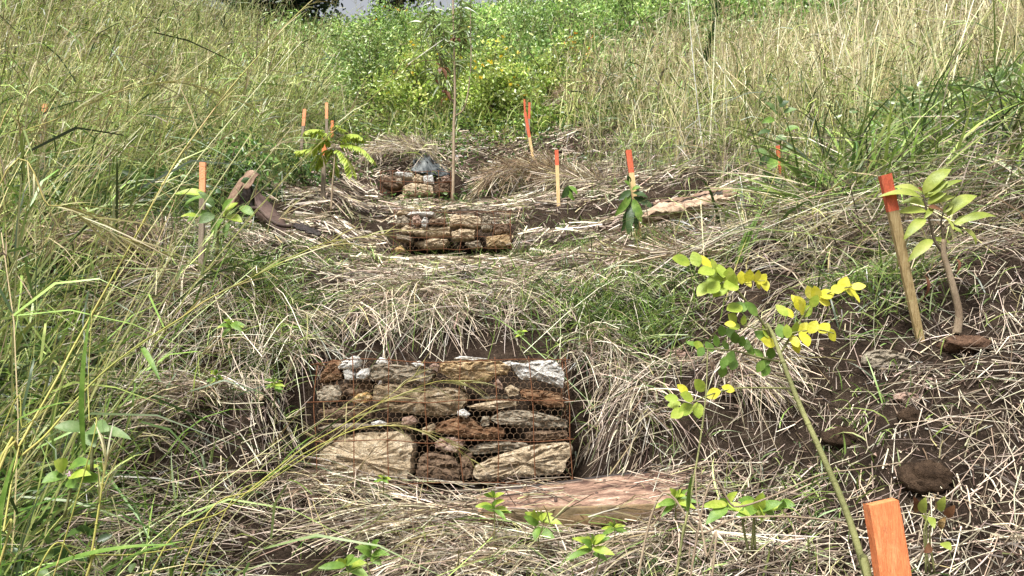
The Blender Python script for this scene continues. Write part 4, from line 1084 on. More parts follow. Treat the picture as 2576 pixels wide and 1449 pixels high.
# rust-stained steel channel in front of the nearest gabion
P3 = lambda x, y, Y: ((1600 + x / 1.9815) * .6389, (1768 + y / 1.9815) * .6389, Y)
rt = root('steel_channel', at(*P3(1300, 500, 2.62)), 'rust-stained cream and orange steel channel lying in the straw before the nearest gabion', 'channel')
top = [P3(540, 365, 2.86), P3(800, 322, 2.86), P3(1000, 290, 2.86), P3(1300, 252, 2.85), P3(1550, 218, 2.84), P3(1850, 190, 2.83), P3(2180, 178, 2.82)]
mid = [P3(560, 480, 2.66), P3(800, 468, 2.65), P3(1000, 452, 2.64), P3(1200, 445, 2.63), P3(1600, 433, 2.62), P3(1850, 425, 2.61), P3(2200, 418, 2.60)]
bot = [P3(580, 590, 2.67), P3(800, 605, 2.66), P3(1000, 625, 2.65), P3(1250, 625, 2.64), P3(1500, 600, 2.63), P3(1900, 560, 2.62), P3(2180, 540, 2.61)]
sheet('top_face', [top, mid], 'beamtop', parent=rt, thick=.012, n=(50, 10), rough=.003)
low = lambda rw, d: [(u, v + d, Y - .004) for u, v, Y in rw]
sheet('front_lip', [low(mid, 2), [((a + e) / 2, (b + f) / 2, Y) for (a, b, Y), (e, f, _) in zip(mid, bot)], bot], 'beamside', parent=rt, thick=.012, n=(50, 10), rough=.003)
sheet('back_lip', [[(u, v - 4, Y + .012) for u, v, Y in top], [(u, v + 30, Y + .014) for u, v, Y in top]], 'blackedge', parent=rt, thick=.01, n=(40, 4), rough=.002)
for x, y in ((1545, 247), (1485, 345), (1165, 390), (1535, 320), (1620, 232)):
    tt = [np.array(at(*P3(x + 11 * math.cos(a), y + 6 * math.sin(a), 2.745))) for a in np.linspace(0, 2 * math.pi, 12, endpoint=False)]
    k = (y - 230) / 220.0
    Yh = 2.845 * (1 - k) + 2.62 * k
    c = at(*P3(x, y, Yh - .012))
    mb = MB(); rg = .0062 if x != 1535 else .003
    V = [c + np.array([0, 0, .006])] + [c + np.array([rg * math.cos(a), rg * math.sin(a), .004]) for a in np.linspace(0, 2 * math.pi, 14, endpoint=False)]
    V2 = [c + np.array([rg * .9 * math.cos(a), rg * .9 * math.sin(a), -.012]) for a in np.linspace(0, 2 * math.pi, 14, endpoint=False)]
    mb.add(V + V2, [(0, 1 + i, 1 + (i + 1) % 14) for i in range(14)] + [(1 + i, 15 + i, 15 + (i + 1) % 14, 1 + (i + 1) % 14) for i in range(14)])
    obj('hole_disc', mb, M['rust'], rt)  # dark discs stand in for small holes in the top face

# ------------------------------------------------------------------ single plants
def path3(pts, conv, Y):
    """picture points (x, y[, Y]) to a world polyline"""
    Y = [Y] * len(pts) if np.ndim(Y) == 0 else list(np.interp(np.linspace(0, 1, len(pts)), np.linspace(0, 1, len(Y)), Y))
    return np.array([at(*conv(p[0], p[1]), y) for p, y in zip(pts, Y)])

# yellow-leaved shrub in front at the right
P6w = lambda x, y, Y: at(*C6(x, y), Y)
rt = root('yellow_leaved_shrub', at(2190, 1460, 1.22), 'leggy young shrub with round yellow and lime leaflets, just left of the nearest stake', 'shrub')
stem_px = [(2196, 1500), (2180, 1449), (2130, 1290), (2062, 1130), (2008, 1010), (1960, 885), (1946, 845), (1930, 815)]
stem = path3(stem_px, CD, [1.2, 1.5]); stem = np.vstack([[stem[0][0] + .10, 1.14, float(H(stem[0][0] + .10, 1.14)) - .03], stem])
mb = tube(MB(), spline(stem, 40), [.0072, .0058, .0044, .003], 8)
for t in (6, 11, 17, 22, 28):
    p = spline(stem, 40)[t]; tube(mb, [p - (0, 0, .004), p, p + (0, 0, .004)], [.004, .0062, .004], 8)
obj('stem', mb, M['greenstem'], rt)
def compound(pts, Ys, r, centres, mats, size=1.0, conv=C6, stem_mat='greenstem'):
    ax = path3(pts, conv, Ys)
    sp = spline(ax, 30)
    br = obj('branch', tube(MB(), sp, [r, r * .5], 6), M[stem_mat], rt)
    px = spline([(a[0], a[1], 0) for a in pts], 60)[:, :2]
    ydep = np.interp(np.linspace(0, 1, 60), np.linspace(0, 1, len(Ys)), Ys)
    by = {}
    for c in centres:
        c2 = np.array(c[:2], float)
        k = int(np.argmin(np.hypot(*(px - c2).T))); k = max(0, k - 2)
        d = c2 - px[k]; ln = np.hypot(*d)
        if ln < 6: d = np.array([1, -.4]); ln = 1
        d = d / max(ln, 1e-6)
        h = 54 * size * (.85 + .3 * random.random())
        Y = ydep[k] - .015 + .03 * random.random()
        b, t = c2 - d * h, c2 + d * h
        m = mats[0] if len(c) < 3 else c[2]
        B_, T_ = at(*conv(*b), Y), at(*conv(*t), Y - .02 + .04 * random.random())
        lf = leaf(MB(), B_, T_, np.linalg.norm(T_ - B_) * (.60 + .14 * random.random()), up=(R.normal() * .35, -.95, .4), curl=.10 * (random.random() - .3), fold=.12, K=8, shape=.9)
        obj('leaflet', lf, M[m], br)
    
Yl, Li, Gn, Gy = 'yellow_leaf', 'lime_leaf', 'green_leaf', 'lime_leaf'
compound([(750, 1205), (700, 1080), (600, 940), (480, 790), (430, 740), (300, 650), (150, 600)], [1.5, 1.46, 1.44], .0032,
         [(90, 590, Li), (195, 580, Li), (265, 605, Yl), (325, 630, Li), (270, 668, Li), (375, 665, Li), (335, 722, Gy), (435, 700, Gy), (255, 795, Li), (320, 785, Li), (395, 792, Gy), (445, 770, Gy), (370, 808, Li), (460, 735, Gy), (505, 925, Gn), (590, 935, Gn), (470, 930, Li)], [Li], 1.15)
compound([(455, 775), (520, 745), (600, 735), (690, 735)], [1.45, 1.46], .0016, [(575, 700, Yl), (520, 712, Yl), (630, 700, Yl), (668, 722, Yl), (638, 755, Yl), (690, 765, Yl), (560, 748, Yl)], [Yl], .8)
compound([(800, 1250), (900, 1085), (990, 940), (1080, 860), (1190, 800), (1310, 775)], [1.5, 1.5, 1.47], .0026,
         [(1250, 758, Yl), (1295, 800, Yl), (1355, 775, Yl), (1330, 842, Yl), (1205, 795, Yl), (1130, 832, Yl), (1110, 885, Yl), (1040, 880, Li), (1010, 820, Yl), (1050, 822, Yl), (905, 875, Yl), (945, 925, Yl), (985, 950, Li), (850, 962, Yl), (810, 945, Gy), (930, 895, Yl)], [Yl], 1.0)
compound([(760, 1190), (850, 1120), (950, 1095), (1080, 1085), (1180, 1110)], [1.5, 1.48], .0020,
         [(900, 1075, Li), (960, 1075, Yl), (1030, 1065, Yl), (1110, 1072, Yl), (1165, 1122, Yl), (970, 1150, Yl), (900, 1165, Yl), (910, 1200, Yl), (710, 1172, Yl), (660, 1125, Gn), (800, 1092, Gn), (700, 1100, Gy), (845, 1095, Gy)], [Yl], 1.05)
compound([(785, 1310), (640, 1280), (500, 1240), (350, 1225), (230, 1215)], [1.5, 1.5, 1.47], .0026,
         [(170, 1185, Gn), (215, 1200, Gy), (230, 1242, Gn), (340, 1162, Gn), (290, 1205, Gn), (405, 1195, Gn), (380, 1090, Gn), (440, 1100, Gn), (475, 1140, Gn), (525, 1165, Gn), (560, 1190, Gn), (580, 1225, Gn), (640, 1255, Gn), (730, 1248, Gn), (440, 1280, Gn), (395, 1320, Gn), (460, 1330, Gn), (385, 1382, Gn), (690, 1312, Gn), (655, 1345, Gn), (690, 1372, Gn)], [Gn], .82)
compound([(705, 1085), (600, 1070), (500, 1045)], [1.47, 1.46], .0016, [(440, 1045, Yl), (455, 1000, Li), (535, 1015, Li), (470, 1060, Li)], [Li], .75)
C4 = lambda x, y: ((2632 + x / 1.8114) * .6389, (1468 + y / 1.8114) * .6389)
compound([(880, 112), (700, 108), (500, 110), (330, 145), (180, 205)], [1.43, 1.42, 1.36], .0022,
         [(130, 170, Li), (40, 225, Gy), (120, 262, Li), (210, 268, Li), (320, 150, Yl), (100, 115, Yl), (220, 88, Gy), (425, 112, Yl), (60, 290, Gy), (20, 180, Gy)], [Li], 1.0, conv=C4)

# big-leaved sapling
def twig(mbx, pts, Ys, r, conv=C6): tube(mbx, spline(path3(pts, conv, Ys), 24), r, 7)
rt = root('broadleaf_sapling', P6w(2058, 1095, 2.86), 'big-leaved sapling with a crooked pale trunk beside the leaning red-topped stake', 'sapling')
mb = MB(); twig(mb, [(2056, 1110), (2066, 1050), (2070, 950), (2030, 780), (1990, 640), (1962, 540), (1965, 440)], [2.86, 2.82], [.017, .0125, .010])
obj('trunk', mb, M['bark'], rt)
for pts, r in (([(1962, 545), (1900, 450), (1870, 340), (1840, 220), (1815, 120)], .006), ([(1964, 470), (1960, 380), (2010, 330), (2060, 345), (2120, 350)], .005), ([(1964, 450), (1945, 330), (1960, 250), (2000, 200)], .004)):
    mb = MB(); twig(mb, pts, [2.83, 2.80], [r, r * .55]); obj('branch', mb, M['darkbark'], rt)
Ov, Dd = 'olive_leaf', 'dead_leaf'
for b, t, wd, m, cu in [((1815, 115), (2015, -62), 95, Ov, .25), ((1830, 140), (1995, 25), 85, Ov, .2), ((1810, 110), (1590, 70), 60, Ov, .15), ((1815, 150), (1492, 138), 62, Ov, .2), ((1845, 120), (2098, 18), 48, Ov, .15),
                        ((1850, 190), (2045, 135), 60, Ov, .15), ((1985, 275), (2202, 128), 95, Ov, .22), ((1835, 215), (1655, 180), 75, Ov, .3), ((1840, 240), (1625, 255), 70, Ov, .12), ((1960, 280), (2030, 375), 55, Ov, .1),
                        ((2025, 345), (2168, 275), 55, Ov, .2), ((2040, 335), (2335, 278), 60, Ov, .25), ((2110, 365), (2192, 490), 70, Ov, .15), ((1830, 290), (1675, 445), 72, Ov, .2), ((1880, 440), (1705, 600), 70, Ov, .2),
                        ((1880, 440), (2010, 462), 45, Ov, .1), ((1960, 250), (2025, 180), 45, Ov, .1), ((2020, 350), (2105, 412), 30, Ov, .1), ((1850, 190), (1985, 108), 60, Ov, .2), ((1850, 210), (1960, 235), 45, Dd, .1), ((1810, 95), (1775, 70), 30, Dd, .1),
                        ((1795, 660), (1785, 900), 26, Dd, .4), ((2010, 580), (2050, 692), 28, Dd, .5), ((1880, 210), (1815, 300), 40, Ov, .2)]:
    Yq = 2.80 + .08 * (random.random() - .5)
    B_, T_ = P6w(*b, Yq), P6w(*t, Yq - .05 + .07 * random.random())
    lf = leaf(MB(), B_, T_, wd / 1.8114 * .6389 / F * Yq * 1.08, up=(R.normal() * .45, -.8, .5), curl=cu * 1.4, fold=.3, K=14, shape=.8, wave=.012)
    o = obj('leaf', lf, M[m], rt)
    if m == Dd: o['label'] = 'shrivelled brown leaf'

# tall thin sapling in the middle of the gully
YT = 8.9
CE = lambda x, y: ((1300 + x / 1.8114) * .6389, (0 + y / 1.8114) * .6389)
rt = root('slender_tree', at(1141, 512, YT), 'tall slender sapling with a pole-thin pale trunk rising in the middle of the gully', 'tree')
mb = MB(); twig(mb, [(875, 1460), (880, 1200), (882, 900), (890, 700), (885, 400), (878, 100), (875, -160), (872, -330)], [YT, YT], [.020, .018, .015, .011, .006], CE); obj('trunk', mb, M['bark'], rt)
branches = [([(890, 830), (950, 780), (985, 650), (1005, 420), (1000, 200), (1005, -60)], .010), ([(888, 750), (800, 600), (700, 480), (650, 300), (640, 100)], .007), ([(890, 700), (830, 560), (760, 320), (740, 60), (735, -80)], .007),
            ([(886, 600), (790, 420), (720, 250), (700, 80)], .006), ([(884, 520), (930, 380), (960, 200)], .005), ([(882, 450), (820, 300), (800, 120)], .005), ([(880, 300), (930, 150), (940, 0)], .004)]
crown = Heap()
for pts, r in branches:
    mb = MB(); twig(mb, pts, [YT, YT + .25 * (random.random() - .5)], [r, r * .45], CE); obj('branch', mb, M['bark'] if r > .008 else M['darkbark'], rt)
    sp = spline(path3(pts, CE, YT), 60)
    m = 62 if r < .008 else 20
    k = R.integers(12, 60, m); P = sp[k] + R.normal(size=(m, 3)) * .03
    D = nrm(np.stack([R.normal(size=m), R.normal(size=m) * .8, -.1 + .5 * R.normal(size=m)], 1))
    B = np.zeros((m, 3)); B[:, 2] = -.5
    c = pal(m, [(.19, .25, .07), (.25, .31, .10), (.13, .18, .05)], .2)
    crown.ribbons(P, D, .19 * (.6 + .7 * R.random(m)), .021, B, c, c, K=4, prof='blade')
crown.build('crown', M['leafcloud'], rt)
dd = MB()
for x, y in ((905, 270), (790, 480), (752, 570), (810, 640), (830, 690)):
    p = at(*CE(x, y), YT)
    for k in range(5): leaf(dd, p, p + R.normal(size=3) * .05 - np.array([0, 0, .05]), .05, K=4, curl=.4)
obj('dead_leaves', dd, M['dead_leaf'], rt)

# feathery sapling at the left
YS = 7.0
rt = root('feathery_sapling', at(833, 530, YS), 'young sapling with arching feathery lime fronds among the slim grey stakes', 'sapling')
mb = tube(MB(), spline([at(833, 532, YS), at(836, 470, YS), at(842, 400, YS), at(841, 362, YS)], 16), [.011, .008, .006], 6); obj('trunk', mb, M['bark'], rt)
for pts in ([(841, 366), (815, 350), (785, 372), (750, 380)], [(841, 362), (815, 332), (790, 325), (770, 330)], [(842, 364), (870, 340), (895, 338), (910, 348)], [(842, 368), (875, 362), (912, 375), (938, 402)], [(842, 372), (860, 385), (880, 415), (886, 440)], [(841, 375), (835, 392), (838, 420), (843, 436)], [(842, 366), (850, 345), (852, 325), (846, 315)], [(841, 372), (820, 380), (800, 400), (790, 420)]):
    dy = .3 * (random.random() - .5)
    ax = spline([at(u, v, YS + dy * i / 3) for i, (u, v) in enumerate(pts)], 22)
    fr = obj('frond', tube(MB(), ax, .003, 5), M['greenstem'], rt)
    lf = MB()
    for i in range(3, 22):
        tdir = nrm(ax[min(21, i + 1)] - ax[i - 1]); sdv = nrm(np.cross(tdir, [0, 0, 1]))
        Lf = .125 * (1 - .5 * abs(i - 11) / 11)
        for sg in (-1, 1):
            d = nrm(sdv * sg * .75 + tdir * .35 + np.array([0, 0, -.75]) + R.normal(size=3) * .12)
            leaf(lf, ax[i], ax[i] + d * Lf, .032, K=4, curl=.15, up=(0, -.3, 1))
    obj('leaflets', lf, M['lime_leaf'], fr)

def broad_plant(base, Y, h, leaves_, mats, label, stemw=.004, name='leafy_plant', cat='plant', flowers=(), stems=1):
    """a small plant: stem(s) and separately placed leaves given as (base, tip, width) in picture pixels"""
    b = at(*base, Y)
    rt = root(name, b, label, cat)
    for s in range(stems):
        top = at(base[0] + (s * 14 if s else h[0]), base[1] - h[1] * (1 - .15 * s), Y)
        obj('stem', tube(MB(), spline([b + np.array([.01 * s, 0, -.04]), b + (top - b) * .5 + R.normal(size=3) * .008, top], 10), [stemw, stemw * .6], 6), M['greenstem' if stemw < .007 else 'bark'], rt)
    for i, (a, t, wd) in enumerate(leaves_):
        Yq = Y + (random.random() - .5) * .06
        A, T_ = at(*a, Yq), at(*t, Yq - .03)
        o = obj('leaf', leaf(MB(), A, T_, wd / F * Y * .95, up=(R.normal() * .45, -.8, .55), curl=.18, fold=.25, K=9, shape=.8, wave=.012), M[mats[i % len(mats)]], rt)
    for (x, y) in flowers:
        p = at(x, y, Y - .02); fm = MB()
        for k in range(14): leaf(fm, p, p + nrm(R.normal(size=3)) * .010, .004, K=2)
        obj('flower', fm, M['pink_flower'], rt)
    return rt
def auto_leaves(cx, cy, n, L, wd, droop=.25, spread=1.0, hh=0):
    out = []
    for i in range(n):
        a = -math.pi * (.5 + spread * ((i + .5) / n - .5) * 1.25 + .1 * R.normal()); l = L * (.7 + .5 * random.random())
        y0 = cy + hh * random.random()
        out.append(((cx, y0), (cx + l * math.cos(a), y0 + l * math.sin(a) * .6 + droop * l * abs(math.cos(a))), wd * (.8 + .4 * random.random())))
    return out
# seedlings by the stakes
broad_plant((1588, 600), 5.55, (-4, 150), [((1586, 480), (1556, 505), 20), ((1586, 490), (1545, 545), 22), ((1588, 500), (1562, 585), 24), ((1590, 510), (1580, 600), 22), ((1592, 500), (1625, 570), 24), ((1592, 495), (1650, 530), 20), ((1590, 485), (1630, 498), 20), ((1586, 470), (1570, 455), 16), ((1588, 520), (1600, 590), 22), ((1586, 530), (1566, 560), 22), ((1590, 478), (1612, 470), 16), ((1585, 460), (1578, 440), 12)],
            ['dark_leaf', 'green_leaf', 'dark_leaf'], 'dark green seedling with drooping leaves wrapped around the pale yellow stake', .006, 'seedling', 'seedling')
broad_plant((1428, 545), 7.0, (0, 80), [((1428, 470), (1412, 500), 20), ((1430, 468), (1452, 490), 18), ((1428, 466), (1434, 500), 18), ((1430, 480), (1446, 505), 14)], ['dark_leaf', 'green_leaf'], 'tiny two-leaved dark seedling right of the thin pale stake', .004, 'seedling', 'seedling')
broad_plant((1478 + 27, 392), 11, (0, 25), auto_leaves(1505, 372, 7, 26, 10), ['lime_leaf'], 'small lime green seedling below the far pair of stakes')
broad_plant((545, 620), 3.5, (20, 90), [((520, 490), (440, 488), 26), ((515, 495), (462, 520), 24), ((540, 520), (498, 482), 22), ((560, 530), (590, 500), 26), ((600, 510), (562, 545), 30), ((605, 520), (640, 545), 26), ((540, 540), (500, 562), 30), ((560, 550), (535, 590), 34), ((570, 545), (610, 560), 30), ((520, 530), (470, 560), 26), ((580, 555), (570, 600), 26), ((515, 500), (540, 520), 18), ((500, 545), (455, 545), 22)],
            ['lime_leaf', 'green_leaf', 'sheen_leaf', 'green_leaf'], 'leafy plant with curled lime leaves in front of the grey pale-orange-topped stake', .005, stems=2)
for (bx, by, Y, hh, n, L, wd, lab) in [(1243, 1330, 2.52, 80, 9, 46, 20, 'upright weed with bright oval leaves before the left end of the steel channel'),
                                  (1355, 1365, 2.45, 60, 7, 62, 26, 'weed with long pointed leaves against the front of the steel channel'),
                                  (1490, 1420, 2.2, 55, 8, 62, 26, 'low rosette of pale green leaves below the steel channel'),
                                  (1698, 1290, 2.45, 40, 9, 56, 22, 'bright weed at the right end of the steel channel'),
                                  (1545, 1345, 2.4, 20, 5, 36, 16, 'very small weed under the middle of the steel channel'),
                                  (935, 1420, 2.2, 40, 7, 50, 24, 'dark weed near the bottom edge below the nearest gabion'),
                                  (870, 1449, 2.0, 30, 6, 60, 30, 'weed cut by the bottom edge, leftmost of those in the straw'),
                                  (1290 + 20, 860, 3.3, 26, 6, 18, 9, 'tiny sprout on the bank just above the nearest gabion'),
                                  (965, 1225, 2.9, 22, 6, 22, 12, 'small sprout at the foot of the largest tan slab'),
                                  (580, 860, 3.2, 46, 9, 36, 16, 'fresh green weed above the dark hollow at the left'),
                                  (690, 1000, 3.0, 40, 10, 26, 12, 'pale green weed left of the upper corner of the nearest gabion'),
                                  (545, 985, 3.0, 46, 6, 28, 15, 'sprout standing in the dark hollow of the left bank')]:
    broad_plant((bx, by), Y, (0, hh), auto_leaves(bx, by - hh, n, L, wd * .8, .2, 1.3, hh * .5) + auto_leaves(bx, by - hh, 4, L * .6, wd * .6, -.1, .8, 4), ['green_leaf', 'lime_leaf'] if 'dark' not in lab or 'hollow' in lab else ['green_leaf'], lab, .0028)
broad_plant((1880, 1345), 2.15, (5, 70), auto_leaves(1830, 1262, 6, 62, 26, .3, 1.3, 25) + auto_leaves(1905, 1245, 9, 72, 28, .25, 1.5, 40) + auto_leaves(1960, 1265, 4, 50, 22, .2, 1.0, 20), ['lime_leaf', 'green_leaf'], 'largest bright green weed clump, left of the shrub stem near the bottom', .004, stems=3)
broad_plant((2325, 1395), 1.75, (0, 130), [((2305, 1290), (2298, 1248), 22), ((2318, 1290), (2330, 1250), 22), ((2350, 1280), (2344, 1240), 20), ((2362, 1285), (2378, 1248), 22), ((2380, 1300), (2402, 1270), 22), ((2330, 1320), (2316, 1296), 18), ((2365, 1330), (2380, 1300), 18), ((2340, 1300), (2350, 1330), 18), ((2340, 1370), (2322, 1390), 22), ((2370, 1365), (2392, 1385), 24)],
            ['dead_leaf', 'olive_leaf', 'orange_stone', 'olive_leaf'], 'reddish-stemmed weed with closed tan leaf buds on the bare soil at the right', .0026, stems=3)
broad_plant((165, 1260), 1.95, (8, 90), [((165, 1180), (135, 1160), 40), ((175, 1175), (232, 1165), 34), ((160, 1195), (105, 1215), 34), ((175, 1200), (230, 1195), 30), ((185, 1205), (265, 1210), 34), ((150, 1200), (160, 1165), 30), ((200, 1200), (250, 1170), 26), ((170, 1210), (200, 1225), 26)],
            ['lime_leaf', 'green_leaf', 'green_leaf'], 'yellow-green broad-leaved plant with a pale pink flower in the near left grass', .004, flowers=[(175, 1192)])
broad_plant((235, 1140), 1.75, (-10, 80), [((215, 1080), (135, 1075), 36), ((225, 1080), (275, 1085), 50), ((220, 1085), (240, 1125), 40), ((235, 1085), (330, 1105), 34)], ['sheen_leaf'], 'sheen-greyed waxy broad leaves low in the near left grass', .004)
# weed with sheen-greyed leaves at the right with pink flower balls
rt = broad_plant((1975, 520), 4.6, (-20, 280), [((1950, 280), (1925, 258), 20), ((1960, 270), (1985, 255), 22), ((1948, 300), (1915, 310), 20), ((1970, 285), (2005, 275), 22), ((1965, 262), (1955, 240), 16), ((1940, 330), (1905, 340), 20), ((1975, 330), (2010, 320), 22), ((1950, 350), (1980, 350), 26), ((1935, 390), (1895, 380), 24), ((1940, 395), (1910, 420), 30), ((1950, 400), (1930, 430), 28), ((1965, 380), (1995, 372), 26), ((1940, 430), (1915, 450), 24), ((1945, 440), (1960, 470), 24), ((1980, 400), (2010, 395), 24), ((2010, 530), (2024, 512), 28), ((1955, 290), (1935, 272), 16)],
            ['sheen_leaf', 'dark_leaf', 'green_leaf', 'sheen_leaf'], 'tall dark-stemmed weed with sheen-greyed leaves and tiny pink flowers before the half-hidden stake', .006, 'tall_weed', 'weed', flowers=[(1975, 297), (1990, 322), (1996, 330)], stems=2)

# dark dead spikes in the golden grass
for pts, Y, lab, fluffy in [([(1775, 155), (1790, 90), (1806, 10), (1812, -20)], 9.5, 'dark leafy weed spike standing above the golden grass near the middle top', True),
                            ([(2390, 190), (2396, 130), (2402, 60)], 7.5, 'bare dark seed spike in the golden grass at the right', False),
                            ([(2370, 400), (2385, 330), (2388, 300)], 5.2, 'short dark broken stick above the big-leaved sapling', False),
                            ([(1657, 212), (1668, 180), (1680, 172)], 9.0, 'short dark crooked stem at the edge of the golden grass', False)]:
    P = path3(pts, CD, Y); gz = float(H(P[0][0], Y))
    rt = root('dead_spike', (P[0][0], Y, gz), lab, 'dead stem')
    obj('stem', tube(MB(), spline(np.vstack([[P[0][0] - .05, Y, gz - .03], P]), 24), [.008, .006, .004], 5), M['darkbark'], rt)
    mb = MB(); sp = spline(P, 50)
    for i in range(50):
        for k in range(5 if fluffy else 3):
            d = nrm(R.normal(size=3) + np.array([0, -.2, .2])); l = (.14 if fluffy else .03) * (1 - .6 * i / 50)
            leaf(mb, sp[i], sp[i] + d * l, .03 if fluffy else .012, K=3)
    obj('leaves' if fluffy else 'seed_head', mb, M['dark_leaf'] if fluffy else M['darkbark'], rt)

# ------------------------------------------------------------------ shrubs of the gully head
def shrub(u, v, Y, wpx, hpx, n, cols, label, leafL=.09, flowers=0, stems=7, name='shrub', fcol=[(.75, .55, .03), (.8, .62, .08)], asp=.55, open_=.0, cat='shrub'):
    b = at(u, v, Y); b[2] = min(b[2], float(H(b[0], b[1])) + .05)
    top = at(u, v - hpx, Y)[2]
    rx = wpx / F * Y * .5; hz = max(.3, top - b[2])
    rt = root(name, b, label, cat)
    mb = MB(); tips = []
    for i in range(stems):
        e = b + np.array([rx * R.normal() * .5, rx * R.normal() * .4, hz * (.65 + .35 * random.random())])
        sp = spline([b + R.normal(size=3) * .04 * np.array([1, 1, 0]), b + (e - b) * np.array([.35, .35, .55]), e], 10); tube(mb, sp, [.018, .006], 5); tips.append(sp)
    obj('stems', mb, M['darkbark'], rt)
    n = int(n * 1.6); leafL = leafL * .76
    nc = max(14, n // 62)
    h = Heap(); k = R.integers(0, nc, n)
    dirs = rnd_unit(nc); rr = R.random(nc) ** .4
    cc = b + np.array([0, 0, hz * .52]) + dirs * rr[:, None] * np.array([rx, rx * .9, hz * .52]) * (.75 + .6 * R.random((nc, 1)))
    tone = np.exp(R.normal(size=nc) * .38)  # tone contrast between clumps puts self-shadow into the leaf colour
    P = cc[k] + R.normal(size=(n, 3)) * np.array([.14, .14, .12]) * (.6 + rx * .4)
    D = nrm(R.normal(size=(n, 3)) + np.array([0, -.25, .15])); L = leafL * (.6 + .8 * R.random(n))
    h.leaves(P, D, L, L * asp, pal(n, cols, .2) * tone[k][:, None])
    h.build('foliage', M['leafcloud'], rt)
    if flowers:
        h = Heap(); m = flowers
        kk = R.integers(0, nc, m); kk = kk[np.argsort(-cc[kk, 2])][:int(m * .8)]; m = len(kk)
        P = cc[kk] + R.normal(size=(m, 3)) * .12 + np.array([0, -.12, .16])
        for j in range(4):
            D = nrm(R.normal(size=(m, 3)) + np.array([0, -.5, .4])); c = pal(m, fcol, .12)
            h.leaves(P, D, .04 + .025 * R.random(m), .035, c)
        h.build('blossoms', M['leafcloud'], rt)
    return rt
YG_ = [(.33, .44, .09), (.42, .52, .13), (.52, .58, .18), (.20, .29, .05)]
BG = [(.23, .37, .09), (.32, .46, .13), (.40, .52, .17), (.13, .22, .05)]
OL = [(.27, .34, .10), (.36, .42, .14), (.17, .23, .06)]
shrub(1240, 330, 12.0, 170, 200, 3200, YG_, 'large yellow-flowering shrub right of the slender sapling', .085, 50)
shrub(1040, 300, 12.6, 220, 190, 3400, YG_, 'broad shrub dotted with yellow flowers left of the slender sapling', .085, 22)
shrub(930, 240, 14.5, 170, 170, 2600, BG + OL, 'dull green shrub at the left edge of the gully head', .085)
shrub(1140, 240, 14.5, 200, 170, 2600, BG, 'bright green shrub behind the slender sapling', .09, 16)
shrub(1390, 260, 13.2, 150, 150, 2000, OL + YG_, 'loose olive shrub right of the large yellow-flowering one', .08)
shrub(1455, 215, 13.6, 60, 120, 800, OL, 'narrow shrub with orange flowers beside the golden grass', .07, 26, fcol=[(.75, .38, .04), (.72, .30, .05)])
shrub(1000, 130, 17.5, 230, 120, 2600, BG, 'pale green shrub with a few orange flowers near the skyline', .1, 22, fcol=[(.75, .42, .05)])
shrub(870, 150, 19, 130, 90, 1400, BG + OL, 'small rounded shrub on the skyline beside the gap of sky', .1)
shrub(1240, 130, 17, 260, 130, 2600, BG, 'green shrub above the large yellow-flowering one', .1)
shrub(1430, 110, 17.5, 230, 130, 2400, BG, 'green shrub just above the loose olive one', .1)
shrub(1600, 80, 18, 260, 120, 2400, BG, 'dense green shrub above the edge of the golden grass', .11)
shrub(1850, 50, 18.5, 260, 110, 2400, BG, 'dark-hearted green shrub at the top behind the golden grass', .11)
shrub(1345, 335, 11.2, 70, 50, 500, [(.18, .30, .04), (.25, .36, .06)], 'low bright lime bush behind the half-painted leaning stake', .08, 0, 4)
shrub(560, 440, 6.2, 240, 90, 1300, WEED, 'low leafy green bush behind the torn rusty culvert', .055, 0, 6)
shrub(770, 470, 8.4, 130, 55, 500, WEED, 'low green bush around the feet of the slim grey stakes', .055, 0, 5)
shrub(2390, 410, 5.2, 300, 70, 1100, [(.14, .22, .06), (.20, .28, .09), (.22, .29, .14)], 'low small-leaved bush above the big-leaved sapling', .045, 0, 6)
shrub(2080, 30, 19.5, 260, 100, 2200, BG, 'wide green bush on the skyline above the golden grass, right of the dark leafy spike', .11)
shrub(2330, 25, 19.5, 260, 100, 2200, OL + BG, 'olive green bush on the skyline above the big-leaved sapling', .11)
shrub(2530, 60, 12, 140, 120, 1000, [(.2, .16, .05), (.14, .17, .05), (.25, .22, .07)], 'brownish bush in the upper right corner', .08, 0, 6)

# trees beyond the crest
def tree(u, v, Y, wpx, hpx, n, cols, label, leafL=.22):
    b = at(u, v, Y); b[2] = float(H(b[0], b[1])) if b[1] < 60 else b[2]
    c = at(u, v, Y)
    rx = wpx / F * Y * .5; hz = hpx / F * Y
    rt = root('tree', b, label, 'tree')
    mb = MB(); tube(mb, spline([b - (0, 0, .3), b + (.1, 0, (c[2] - b[2]) * .5 + hz * .2), c + (0, 0, hz * .6)], 10), [.28, .12], 8)
    for i in range(9):
        a = b + (c + (0, 0, hz * .5) - b) * (.35 + .5 * random.random()); e = c + np.array([rx * R.normal() * .6, rx * R.normal() * .4, hz * (.3 + .6 * random.random())])
        tube(mb, spline([a, (a + e) / 2 + (0, 0, .2), e], 8), [.09, .03], 5)
    obj('trunk', mb, M['darkbark'], rt)
    nc = n // 60; k = R.integers(0, nc, n)
    cc = c + np.array([0, 0, hz * .55]) + rnd_unit(nc) * (R.random(nc) ** .4)[:, None] * np.array([rx, rx * .8, hz * .5])
    P = cc[k] + R.normal(size=(n, 3)) * .32
    D = nrm(R.normal(size=(n, 3)) + np.array([0, 0, -.2])); L = leafL * (.6 + .8 * R.random(n))
    h = Heap(); h.leaves(P, D, L, L * .45, pal(n, cols, .22) * np.exp(R.normal(size=nc) * .2)[k][:, None]); h.build('crown', M['leafcloud'], rt)
DARK = [(.022, .045, .018), (.035, .065, .025), (.05, .085, .035)]
tree(700, 72, 26, 310, 260, 9000, DARK, 'dark evergreen tree behind the left grass slope beside the gap of sky')
